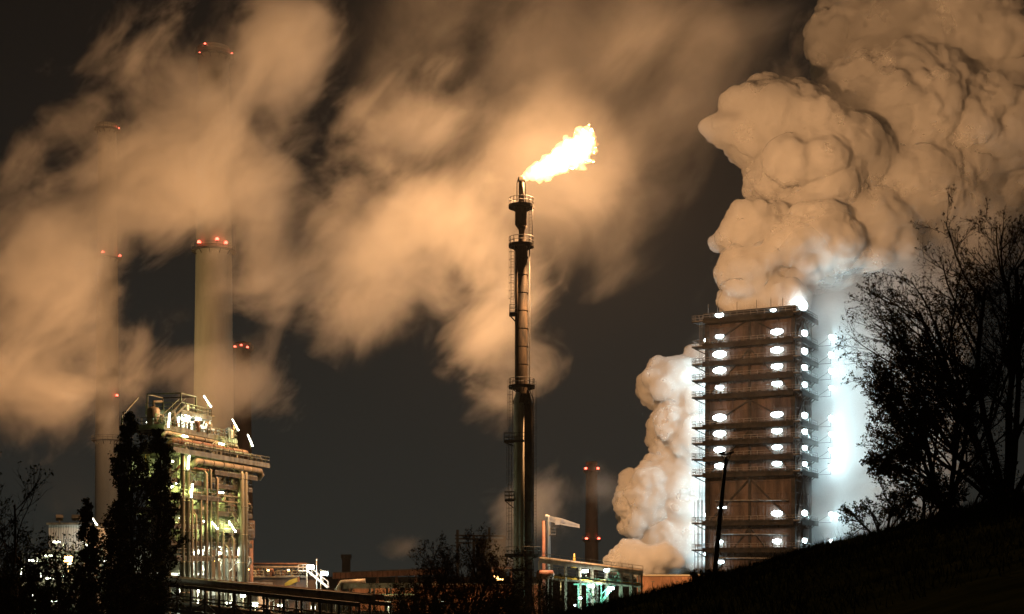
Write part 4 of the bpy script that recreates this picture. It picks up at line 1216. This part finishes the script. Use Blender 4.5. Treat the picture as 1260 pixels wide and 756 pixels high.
# flat roofed shelter
t = thing('shelter', 'flat roofed open shelter on steel legs right of the pipe bridge', 'shelter', (P(460, HY, 210).x, 210, 0))
Ys = 210
xa, xb = P(424, 0, Ys).x, P(514, 0, Ys).x
zr = CZ + (HY - 721) * Ys / F
MB().obox(((xa + xb) / 2, Ys + 3.5, zr), ((xb - xa) / 2, 0, 0.05), (0, 3.6, 0), (0, 0, 0.28)).build('roof', M['roof'], t)
MB().obox(((xa + xb) / 2, Ys - 0.2, zr), ((xb - xa) / 2 + 0.2, 0, 0.05), (0, 0.08, 0), (0, 0, 0.4)).build('fascia', M['steel'], t)
for px in (426, 455, 476, 493, 511):
    x = P(px, 0, Ys).x
    for y in (Ys + 0.2, Ys + 6.8):
        MB().bar((x, y, 0), (x, y, zr - 0.28), 0.3).build('leg', M['dark'], t)
MB().bar(P(476, 735, Ys), P(493, 728, Ys), 0.14).bar(P(493, 735, Ys), P(511, 728, Ys), 0.14).build('brace', M['dark'], t)
MB().tube([(xa - 1.2, Ys + 1, 2), (xa - 1.2, Ys + 1, zr - 0.6), (xa - 0.6, Ys + 1, zr + 0.5), (xa + 3, Ys + 1, zr + 0.7)], 0.4, 10).build('duct', M['pipe_dark'], t)
light('shelter_light', P(470, 727, Ys + 3), 200, (1.0, 0.75, 0.35), 0.3, t)

# ------------------------------------------------------------------ boom crane and pipe rack right of the stack
Yb = 215; kb = Yb / F
def BX(px): return (px - 630) * kb
def BZ(py): return CZ + (HY - py) * kb
bc = thing('boom_crane', 'white jib boom on a red and white column right of the flare stack', 'crane', (BX(671), Yb, 0))
MB().tube([(BX(669.5), Yb, 0), (BX(669.5), Yb, BZ(641))], 0.30, 12).build('red_column', M['red'], bc)
MB().tube([(BX(675.5), Yb - 0.2, 0), (BX(675.5), Yb - 0.2, BZ(640)), (BX(675), Yb - 0.2, BZ(636)), (BX(671), Yb - 0.2, BZ(635.2))], 0.26, 12).build('white_column', M['white'], bc)
bm = MB()
pts = [(676, 636, 641), (690, 638.5, 645), (700, 642, 647), (713, 646.5, 649)]
for (xa, ya, yb_), (xc, yc, yd) in zip(pts[:-1], pts[1:]):
    for oy in (-0.45, 0.45):
        bm.bar((BX(xa), Yb + oy, BZ(ya)), (BX(xc), Yb + oy, BZ(yc)), 0.16)
        bm.bar((BX(xa), Yb + oy, BZ(yb_)), (BX(xc), Yb + oy, BZ(yd)), 0.2)
        bm.bar((BX(xa), Yb + oy, BZ(ya)), (BX(xc), Yb + oy, BZ(yd)), 0.1)
        bm.obox((BX((xa + xc) / 2), Yb + oy * 0.6, BZ((ya + yb_ + yc + yd) / 4)), (BX(xc) / 2 - BX(xa) / 2, 0, (BZ(yc) - BZ(ya)) / 2), (0, 0.03, 0), (0, 0, (BZ(ya) - BZ(yb_)) * 0.38))
bm.build('boom', M['white'], bc)
MB().box(BX(683), BX(689), Yb - 0.7, Yb + 0.7, BZ(646), BZ(640)).build('cab', M['white'], bc)
MB().box(BX(691), BX(694.5), Yb - 0.4, Yb + 0.4, BZ(649), BZ(644)).build('trolley', M['dark'], bc)
o = MB().box(BX(676), BX(684), Yb - 0.9, Yb + 0.9, BZ(659.5), BZ(658.4)).build('platform', M['dark'], bc)
railing(MB(), [(BX(677), Yb - 0.85, BZ(658.4)), (BX(684), Yb - 0.85, BZ(658.4)), (BX(684), Yb + 0.85, BZ(658.4))], 1.0, 0.6, 0.04).build('railing', M['steel'], o)
bl = MB(); ladder(bl, (BX(672.5), Yb - 0.3, 0), 8, BZ(642), (0, -1, 0), False, 0.4); bl.build('ladder', M['steel'], bc)
light('boom_light', (BX(700), Yb - 9, BZ(660)), 700, (0.95, 0.97, 1.0), 0.3, bc)

Yr = 205; kr = Yr / F
def RX(px): return (px - 630) * kr
def RZ(py): return CZ + (HY - py) * kr
pr = thing('pipe_rack', 'tall pipe rack with green lit stairs and white lamps beside the hillside', 'pipe rack', (RX(725), Yr, 0))
rl0, rl1 = Vector((RX(664), Yr, RZ(691))), Vector((RX(788), Yr - 4, RZ(707)))
for oy in (0, 4):
    MB().bar(rl0 + Vector((0, oy, 0)), rl1 + Vector((0, oy, 0)), 0.22, 0.34).build('top_beam', M['pipe_dark'], pr)
    MB().bar(rl0 + Vector((0, oy, -2.4)), rl1 + Vector((0, oy, -1.8)), 0.18, 0.26).build('middle_beam', M['pipe_dark'], pr)
for f_ in (0.0, 0.12, 0.26, 0.40, 0.52, 0.66, 0.80, 0.9, 0.985):
    q = rl0.lerp(rl1, f_)
    for oy in (0, 4):
        MB().bar((q.x, q.y + oy, 0), (q.x, q.y + oy, q.z), 0.26).build('post', M['pipe'] if f_ > 0.9 else M['pipe_dark'], pr)
    MB().bar(q, q + Vector((0, 4, 0)), 0.2).build('crossbeam', M['pipe_dark'], pr)
for oy, dz, r, mk in ((0.5, 0.4, 0.26, 'pipe_dark'), (1.4, 0.35, 0.2, 'pipe'), (2.4, 0.45, 0.3, 'pipe_dark'), (3.4, 0.35, 0.2, 'pipe'), (0.6, -2.1, 0.3, 'yellow'), (1.6, -2.1, 0.24, 'pipe'), (2.8, -2.0, 0.3, 'green')):
    MB().tube([rl0 + Vector((0, oy, dz)), rl1 + Vector((0, oy, dz if dz > 0 else dz + 0.5))], r, 10).build('pipe', M[mk], pr)
o = MB().obox(rl0.lerp(rl1, 0.5) + Vector((0, -0.9, -1.75)), (rl1 - rl0) / 2 * 0.9, (0, 0.5, 0), (0, 0, 0.06)).build('walkway', M['dark'], pr)
railing(MB(), [rl0.lerp(rl1, 0.08) + Vector((0, -1.35, -1.7)), rl0.lerp(rl1, 0.92) + Vector((0, -1.35, -1.7))], 1.1, 1.4, 0.04).build('railing', M['steel'], o)
railing(MB(), [rl0 + Vector((0, -0.1, 0.2)), rl1 + Vector((0, -0.1, 0.2))], 1.0, 1.5, 0.035).build('railing', M['pipe_dark'], pr)
# green lit stair house, the green light also put into its colour
for px0, px1, py0, py1 in ((711, 716, 722, 750), (722, 737, 720, 742)):
    MB().box(RX(px0), RX(px1), Yr + 1.2, Yr + 1.4, RZ(py1), RZ(py0)).build('sheet_panel', M['white'], pr)
stairs(MB(), (RX(738), Yr - 2.4, RZ(741)), (RX(760), Yr - 2.4, RZ(713)), 1.1, (0, 1, 0)).build('stairs', M['green'], pr)
o = MB().box(RX(746), RX(764), Yr - 3.2, Yr - 1.6, RZ(713.5), RZ(712.6)).build('landing', M['green'], pr)
railing(MB(), [(RX(746), Yr - 3.15, RZ(712.6)), (RX(764), Yr - 3.15, RZ(712.6))], 1.1, 0.8, 0.045).build('railing', M['green'], o)
for px in (711, 722, 739):
    MB().bar((RX(px), Yr - 1.6, 0), (RX(px), Yr - 1.6, RZ(719)), 0.2).build('post', M['green'], pr)
MB().bar((RX(705), Yr - 1.6, RZ(719)), (RX(741), Yr - 1.6, RZ(719)), 0.22).build('beam', M['green'], pr)
MB().bar((RX(723), Yr - 1.3, RZ(725)), (RX(732), Yr - 1.3, RZ(742)), 0.12).build('brace', M['green'], pr)
for px, py, w, cc in ((720, 703, 700, (0.95, 1.0, 0.75)), (747, 702, 700, (0.9, 1.0, 0.85)), (728, 721, 1300, (0.62, 1.0, 0.80)), (714, 736, 260, (0.62, 1, 0.8)), (708, 745, 160, (0.9, 1.0, 0.8)), (752, 724, 1300, (0.5, 1.0, 0.78))):
    p = P(px, py, Yr - 2.6 if py < 715 else Yr - 3.4)
    l = MB().obox(p + Vector((0, 0, 0.26)), (0.5, 0, 0), (0, 0.25, 0), (0, 0, 0.05)).bar(p + Vector((0, 0, 0.2)), p + Vector((0, 2.2, -0.4)), 0.08).build('lamp', M['steel'], pr)
    MB().obox(p, (0.4 if w > 500 else 0.2, 0, 0), (0, 0.2, 0), (0, 0, 0.2 if w > 500 else 0.12)).build('lamp_glass', M['bulb'], l)
    light('rack_light', p + Vector((0, -0.1, -0.45)), w, cc, 0.3, l)
t = thing('flange_valve', 'small orange vertical valve unit on top of the pipe rack', 'valve', (RX(707), Yr + 1, RZ(697)))
MB().tube([(RX(707), Yr + 1, RZ(699)), (RX(707), Yr + 1, RZ(694)), (RX(707), Yr + 1, RZ(690)), (RX(707), Yr + 1, RZ(681))], [0.5, 0.5, 0.2, 0.08], 12).build('valve_body', M['yellow'], t)
MB().tube([(RX(705), Yr + 1, RZ(688)), (RX(709), Yr + 1, RZ(688))], 0.1, 8).build('valve_stem', M['rust'], t)
# insulated drum and kit at the stack foot
t = thing('drum_tank', 'rusty horizontal drum tank right of the flare stack foot', 'tank', (RX(670), Yr - 5, 0))
MB().tube([(RX(659), Yr - 5, RZ(707.5)), (RX(660.5), Yr - 5, RZ(707.5)), (RX(679), Yr - 5, RZ(707.5)), (RX(680.5), Yr - 5, RZ(707.5))], [0.25, 0.68, 0.68, 0.25], 18).build('drum', M['red'], t)
for px in (663, 676):
    MB().bar((RX(px), Yr - 5, 0), (RX(px), Yr - 5, RZ(711)), 0.4).build('support', M['dark'], t)
t = thing('yard_lamp', 'added yellow lamp lighting shrubs at the flare stack foot', 'lamp', (P(690, HY, 180).x, 180, 0))  # lamp put in to brighten the shrubs here
p = P(690, 716, 182)
MB().tube([(p.x, 182, 0), (p.x, 182, p.z)], 0.07, 6).build('pole', M['dark'], t)
MB().obox(p + Vector((0, 0, 0.1)), (0.3, 0, 0), (0, 0.3, 0), (0, 0, 0.05)).build('hood', M['dark'], t)
light('shrub_fill_light', p + Vector((0, -0.3, -0.3)), 220, (1.0, 0.85, 0.35), 0.3, t)

# ------------------------------------------------------------------ dark light mast on the hillside
Ym = 62
b0, b1 = P(879, 700, Ym), P(893.5, 563, Ym)
t = thing('light_mast', 'dark leaning light mast with forked head standing on the hillside', 'light mast', (b0.x, Ym, gz(b0.x, Ym)))
base = Vector((b0.x - 0.05, Ym, gz(b0.x, Ym) - 0.3))
MB().tube([base, b0.lerp(b1, 0.5), b1], [0.125, 0.10, 0.075], 10).build('pole', M['dark'], t)
a = b1 + Vector((0, 0, 0.05))
MB().bar(a + Vector((-0.22, 0, 0.06)), a + Vector((0.22, 0, 0.12)), 0.06).bar(b1 - Vector((0, 0, 0.35)), a + Vector((-0.2, 0, 0.05)), 0.05).bar(b1 - Vector((0, 0, 0.35)), a + Vector((0.2, 0, 0.1)), 0.05).build('crossarm', M['dark'], t)
for dx in (-0.2, 0.2):
    MB().obox(a + Vector((dx, -0.08, 0.14)), (0.12, 0, 0.03), (0, 0.09, 0), (0, 0, 0.05)).build('lamp_head', M['dark'], t)

# ------------------------------------------------------------------ trees
class Tree:
    def __init__(s, seed): s.r = np.random.default_rng(seed); s.big, s.fine, s.leaf, s.lv = MB(), MB(), [], []
    def grow(s, p, d, L, r, lvl, counts, spread, up, wob, leafn, leafsz, taper=0.55, ratio=0.62, t0=0.25):
        R = s.r
        n = 5 if lvl < 2 else 3
        pts, rr = [p], [r]
        q, dd = p.copy(), d.copy()
        for k in range(n):
            dd = dd + R.normal(0, wob, 3) + np.array((0, 0, up))
            dd /= np.linalg.norm(dd)
            q = q + dd * L / n
            pts.append(q.copy()); rr.append(r * (1 - (1 - taper) * (k + 1) / n))
        if lvl >= len(counts): rr[-1] *= 0.4
        (s.big if lvl < 2 else s.fine).tube([tuple(x) for x in pts], rr, 8 if lvl == 0 else (5 if lvl == 1 else 3), lvl < 2)
        if lvl >= len(counts):
            for _ in range(R.poisson(leafn)):
                k = R.uniform(0.2, 1.0) * n
                i = min(int(k), n - 1)
                c = pts[i] + (pts[i + 1] - pts[i]) * (k - i) + R.normal(0, leafsz * 0.7, 3)
                a = R.normal(size=3); a /= np.linalg.norm(a)
                b = np.cross(a, R.normal(size=3)); b /= np.linalg.norm(b)
                z = leafsz * R.uniform(0.6, 1.3)
                s.leaf += [c - a * z, c + b * z * 0.5, c + a * z, c - b * z * 0.5]
            return
        for j in range(counts[lvl]):
            k = (t0 + (1 - t0) * (j + R.uniform(0, 1)) / counts[lvl]) * n
            i = min(int(k), n - 1)
            c = pts[i] + (pts[i + 1] - pts[i]) * (k - i)
            ax = pts[i + 1] - pts[i]; ax /= np.linalg.norm(ax)
            e = np.cross(ax, R.normal(size=3)); e /= np.linalg.norm(e)
            th = spread * R.uniform(0.6, 1.3)
            nd = ax * math.cos(th) + e * math.sin(th)
            f = 1.0 - 0.45 * (k / n)
            s.grow(c, nd, L * ratio * R.uniform(0.75, 1.2) * f, max(0.006, rr[i] * 0.55), lvl + 1, counts, spread, up, wob, leafn, leafsz, taper, ratio, 0.15)
    def done(s, name, label, cat, base, leafmat='leaf', group=None):
        t = thing(name, label, cat, base, group)
        s.big.build('trunk' if cat == 'tree' else 'stem', M['bark'], t)
        f = s.fine
        o = f.build('twigs', M['bark'], t)
        if s.leaf:
            lf = MB(); lf.v = [tuple(x) for x in s.leaf]; lf.f = [(4 * i, 4 * i + 1, 4 * i + 2, 4 * i + 3) for i in range(len(s.leaf) // 4)]; lf.sm = [False] * len(lf.f)
            lf.build('crown', M[leafmat], t)
        return t
def base_at(px, Y): 
    x = P(px, 0, Y).x
    return np.array((x, Y, gz(x, Y) - 0.15))

# large bare tree on the right: several stems fanning from one stool
T = Tree(11); b = base_at(1238, 58)
for dx, dz, L, r in ((-0.50, 1, 8.0, 0.15), (-0.22, 1, 9.0, 0.17), (0.02, 1, 9.4, 0.18), (0.25, 1, 9.0, 0.15), (-0.85, 1, 7.2, 0.12), (0.5, 1, 8, 0.13), (-0.36, 1, 8.8, 0.13), (-1.2, 1, 6.0, 0.10)):
    d = np.array((dx, T.r.normal(0, 0.25), dz)); d /= np.linalg.norm(d)
    T.grow(b + np.array((dx * 0.5, 0, 0)), d, L, r, 0, (9, 7, 6, 5), 0.60, 0.035, 0.10, 1.3, 0.055, 0.45)
T.done('bare_tree', 'large bare dark tree on the hillside at the right edge', 'tree', tuple(b), 'leafb')
T = Tree(12); b = base_at(1165, 56)
for dx, L, r in ((-0.75, 4.2, 0.10), (-0.35, 5.2, 0.12), (0.05, 5.4, 0.12), (0.4, 4.6, 0.10), (-1.1, 3.6, 0.08)):
    d = np.array((dx, T.r.normal(0, 0.3), 1)); d /= np.linalg.norm(d)
    T.grow(b, d, L, r, 0, (9, 7, 6, 4), 0.7, 0.02, 0.12, 2.0, 0.06)
T.done('leafy_tree', 'smaller half leafless tree left of the large bare tree', 'tree', tuple(b), 'leafb')
for px, Y, h, seed, lab, ln in ((1085, 55.5, 2.3, 13, 'dark spreading shrub at the left end of the hillside thicket', 2.6), (1130, 55.5, 2.8, 14, 'dense dark shrub under the smaller tree', 3.0), (1190, 55.5, 3.0, 18, 'dark thick shrub between the two hillside trees', 3.0),
                                (866, 54, 0.85, 15, 'small dark shrub around the foot of the light mast', 2.6), (892, 54.5, 0.5, 16, 'low dark shrub just right of the light mast', 2.2)):
    T = Tree(seed); b = base_at(px, Y)
    for k in range(9):
        a = T.r.uniform(0, 2 * PI); d = np.array((math.cos(a) * 0.8, math.sin(a) * 0.5, 1.0)); d /= np.linalg.norm(d)
        T.grow(b + np.array((math.cos(a) * 0.15 * h, 0, 0)), d, h * 0.6, 0.03 * h ** 0.5, 0, (6, 5, 4), 0.7, 0.03, 0.14, ln, 0.05 if h > 1 else 0.032)
    T.done('shrub', lab, 'shrub', tuple(b))
# poplars in front of the process plant
def poplar(px, Y, ytop, wpx, seed, label, name='poplar', zb=0.0, ln=6.0, ls=0.135):
    T = Tree(seed)
    x = P(px, 0, Y).x; H = CZ + (HY - ytop) * Y / F; w = wpx * Y / F / 2
    R = T.r
    pts = [np.array((x + R.normal(0, 0.12), Y, z)) for z in np.linspace(zb - 0.2, H * 0.97, 9)]
    T.big.tube([tuple(p) for p in pts], list(np.linspace(0.28, 0.03, 9)), 8)
    nbr = int(46 * (H / 20) ** 0.5)
    for k in range(nbr):
        f = 0.06 + 0.92 * k / nbr
        z = zb + (H - zb) * f
        a = R.uniform(0, 2 * PI)
        d = np.array((math.cos(a), math.sin(a), 1.7)); d /= np.linalg.norm(d)
        prof = min(1, (f + 0.12) / 0.3) * min(1.0, ((1.04 - f) / 0.45) ** 0.75) * R.uniform(0.65, 1.25)
        T.grow(np.array((x, Y, z)), d, max(0.5, w * 1.75 * prof), 0.06, 1, (1, 7, 5), 0.55, 0.12, 0.09, ln, ls, 0.5, 0.62)
    return T.done(name, label, 'tree', (x, Y, zb))
poplar(163, 112, 508, 62, 21, 'tall dark poplar in front of the process plant')
poplar(196, 116, 528, 50, 22, 'slightly shorter dark poplar right of the tall one')
poplar(146, 114, 545, 34, 25, 'narrow dark poplar left of the tall one')
poplar(107, 112, 614, 30, 23, 'small dark conical tree left of the poplars', 'small_tree')
T = Tree(24); b = np.array((P(8, 0, 82).x, 82, 0.0))
for dx, L, r in ((-0.3, 7.5, 0.2), (0.05, 8.5, 0.22), (0.4, 7.0, 0.18), (0.75, 6.5, 0.14), (-0.7, 6.0, 0.14)):
    d = np.array((dx, T.r.normal(0, 0.25), 1)); d /= np.linalg.norm(d)
    T.grow(b, d, L * 1.6, r, 0, (10, 8, 6, 4), 0.66, 0.04, 0.10, 2.0, 0.10)
T.done('leafy_tree', 'dark thinly leafed tree at the left edge', 'tree', tuple(b))
T = Tree(26); b = np.array((P(66, 0, 84).x, 84, 0.0))
for dx, L, r in ((-0.2, 6.0, 0.12), (0.25, 6.6, 0.13), (0.55, 6.0, 0.10)):
    d = np.array((dx, T.r.normal(0, 0.2), 1)); d /= np.linalg.norm(d)
    T.grow(b, d, L, r, 0, (7, 6, 5), 0.7, 0.02, 0.10, 0.25, 0.07)
T.done('bare_tree', 'small bare tree with spreading twigs left of the poplars', 'tree', tuple(b))
T = Tree(27); b = np.array((P(570, 0, 118).x, 118, 0.0))
for dx, L, r in ((-0.5, 8.4, 0.15), (-0.25, 10.0, 0.17), (0.0, 10.6, 0.19), (0.2, 9.8, 0.16), (0.42, 9.0, 0.14), (0.62, 7.6, 0.10), (-0.7, 7.0, 0.10), (0.1, 9.4, 0.13)):
    d = np.array((dx, T.r.normal(0, 0.25), 1)); d /= np.linalg.norm(d)
    T.grow(b, d, L, r, 0, (9, 8, 6, 4), 0.66, 0.02, 0.10, 1.8, 0.09)
T.done('bare_tree', 'thin bare tree in front of the brick wall left of the stack', 'tree', tuple(b), 'leafb')
rs = random.Random(77)
for i, (px, Y, h, lab) in enumerate(((528, 120, 4.2, 'low green lit shrub left of the bare tree'), (500, 150, 4.6, 'low shrub below the flat roofed shelter'), (462, 150, 4.4, 'low shrub at the right end of the pipe bridge'), (630, 130, 4.6, 'thin shrub between the bare tree and the stack foot'),
                                     (655, 135, 5.4, 'twiggy shrub just right of the stack foot'), (682, 130, 5.0, 'twiggy shrub below the rusty drum tank'), (704, 124, 4.6, 'twiggy shrub in front of the pipe rack posts'), (726, 118, 3.6, 'twiggy shrub at the lower edge of the hillside'),
                                     (20, 74, 4.6, 'dark shrub beneath the tree at the left edge'), (62, 78, 3.6, 'dark shrub beneath the small bare tree'), (92, 96, 4.4, 'dark shrub left of the conical tree'), (128, 100, 5.0, 'dark shrub at the foot of the poplars'))):
    T = Tree(100 + i); x = P(px, 0, Y).x
    z0 = CZ + (HY - 756) * Y / F - h * 0.35
    b = np.array((x, Y, max(0.0, min(z0, 8)) if Y > 96 else gz(x, Y)))
    b = np.array((x, Y, gz(x, Y)))
    hh = h * 1.2 + max(0.0, CZ + (HY - 756) * Y / F - b[2]) * 1.0
    for k in range(10):
        a = T.r.uniform(0, 2 * PI); d = np.array((math.cos(a) * 0.35, math.sin(a) * 0.35, 1.0)); d /= np.linalg.norm(d)
        T.grow(b + np.array((math.cos(a), math.sin(a), 0)) * 0.4, d, hh * 0.62, 0.05, 0, (6, 5, 4), 0.55, 0.05, 0.10, 0.9 if px > 600 else 1.8, 0.09)
    T.done('shrub', lab, 'shrub', tuple(b), 'leaf')

# ------------------------------------------------------------------ steam and smoke
steam('steam_plume', 'huge orange lit billowing steam plume rising from the quench tower top', 'steam',
      [(940, 372, 312, 52, 22, 9), (925, 335, 312, 38, 34, 9), (990, 310, 314, 80, 44, 13), (930, 290, 314, 42, 32, 10), (1060, 290, 322, 60, 55, 15),
       (960, 155, 318, 70, 52, 14), (905, 158, 316, 36, 20, 7), (1010, 200, 320, 90, 60, 16), (985, 240, 322, 60, 40, 12), (1110, 150, 330, 110, 100, 20), (1150, 60, 336, 130, 90, 22),
       (1060, 40, 338, 60, 60, 14), (1230, 150, 338, 100, 120, 22), (1110, 240, 328, 95, 60, 18), (1200, 20, 340, 100, 70, 20), (1290, 60, 340, 80, 120, 20)],
      0.8, 0.5, 21, 7, 0, 3.6, 9.0)
steam('steam_column', 'white steam column standing left of the quench tower', 'steam',
      [(835, 475, 330, 44, 34, 9), (815, 470, 330, 26, 22, 7), (848, 540, 330, 46, 60, 11), (835, 600, 330, 55, 45, 11), (795, 620, 328, 36, 38, 9), (840, 665, 328, 60, 40, 10), (870, 500, 334, 40, 60, 10)],
      0.8, 0.33, 5, 8, 0, 2.6, 5.5)
steam('steam_puff', 'low white steam puff behind the brick wall', 'steam',
      [(785, 690, 300, 30, 20, 6), (810, 690, 300, 26, 18, 6), (762, 692, 300, 15, 14, 4), (775, 676, 300, 14, 10, 3)], 1.0, 0.28, 6, 6, 0, 1.4, 3.6)
smoke('steam_veil', 'pale blue lit steam drifting past the tower side', 'steam',
      [(1035, 400, 313, 65, 80, 10), (1045, 500, 313, 70, 100, 10), (1040, 610, 313, 68, 90, 10), (1095, 400, 316, 105, 125, 14), (1140, 300, 326, 100, 85, 14), (1095, 550, 315, 100, 135, 13), (1015, 375, 312, 50, 45, 8)],
      0.10, 0.10, 3, (0.10, 0.70), 5, voxel=1.5, step=0.5, color=(0.96, 0.97, 0.98))
smoke('steam_mist', 'thin mist clinging to the floodlit face of the quench tower', 'steam',
      [(930, 420, 303, 90, 110, 9), (935, 540, 303, 92, 120, 9), (935, 640, 303, 92, 90, 9), (990, 500, 303, 60, 220, 10)],
      0.007, 0.12, 6, (0.30, 0.62), 3, voxel=1.5, color=(0.96, 0.97, 0.98))
smoke('smoke', 'broad orange smoke bank over the tall chimneys', 'smoke',
      [(240, 130, 285, 210, 140, 34), (350, 40, 290, 100, 110, 32), (120, 250, 280, 180, 100, 30), (40, 340, 275, 140, 100, 28), (270, 235, 285, 180, 90, 30), (120, 430, 275, 125, 130, 28), (-10, 480, 270, 110, 120, 26), (350, 350, 280, 120, 100, 26), (300, 470, 285, 110, 70, 16)],
      0.13, 0.074, 1, (0.378, 0.63), 7, voxel=4.0, step=0.35)
smoke('smoke', 'brown smoke puff and band trailing left of the flare stack', 'smoke',
      [(510, 150, 265, 130, 80, 22), (450, 270, 265, 140, 95, 24), (560, 300, 258, 140, 110, 24), (610, 410, 258, 100, 140, 20), (460, 370, 262, 120, 95, 22)],
      0.085, 0.078, 2, (0.37, 0.64), 7, voxel=4.0, step=0.35)
smoke('smoke', 'thin glowing smoke around and above the flame', 'smoke',
      [(700, 198, 234, 135, 110, 14), (720, 250, 250, 140, 125, 20), (810, 110, 255, 110, 160, 22), (880, 20, 265, 130, 100, 22), (640, 60, 258, 250, 130, 24), (600, 230, 250, 120, 110, 20)],
      0.021, 0.055, 3, (0.30, 0.68), 7, voxel=4.0, step=0.5)
smoke('steam_drift', 'soft orange steam drifting off the plume at the upper right', 'steam',
      [(1150, 90, 320, 150, 120, 16), (1060, 50, 322, 90, 80, 14), (1200, 230, 318, 110, 90, 14), (1000, 150, 312, 125, 85, 14), (1060, 270, 310, 90, 60, 11), (950, 310, 305, 85, 70, 9), (1180, 290, 320, 110, 70, 12)],
      0.13, 0.11, 8, (0.34, 0.68), 5, voxel=3.0, step=0.45)
smoke('smoke', 'small pale smoke wisp low behind the flare stack', 'smoke',
      [(640, 640, 290, 60, 60, 12), (680, 610, 290, 50, 60, 12), (620, 685, 290, 45, 35, 10), (740, 600, 296, 50, 50, 10), (500, 672, 330, 40, 22, 8)],
      0.07, 0.085, 4, (0.40, 0.66), 5, voxel=2.0)

# ------------------------------------------------------------------ the night air
hz = MB().box(-520, 520, -40, 900, -1.5, 230)
m, pv = vol_mat('night_air', (0.85, 0.86, 0.88), 0.00005)
tag(hz.build('haze', m), 'thin night haze over the whole plant', 'haze', kind='stuff')
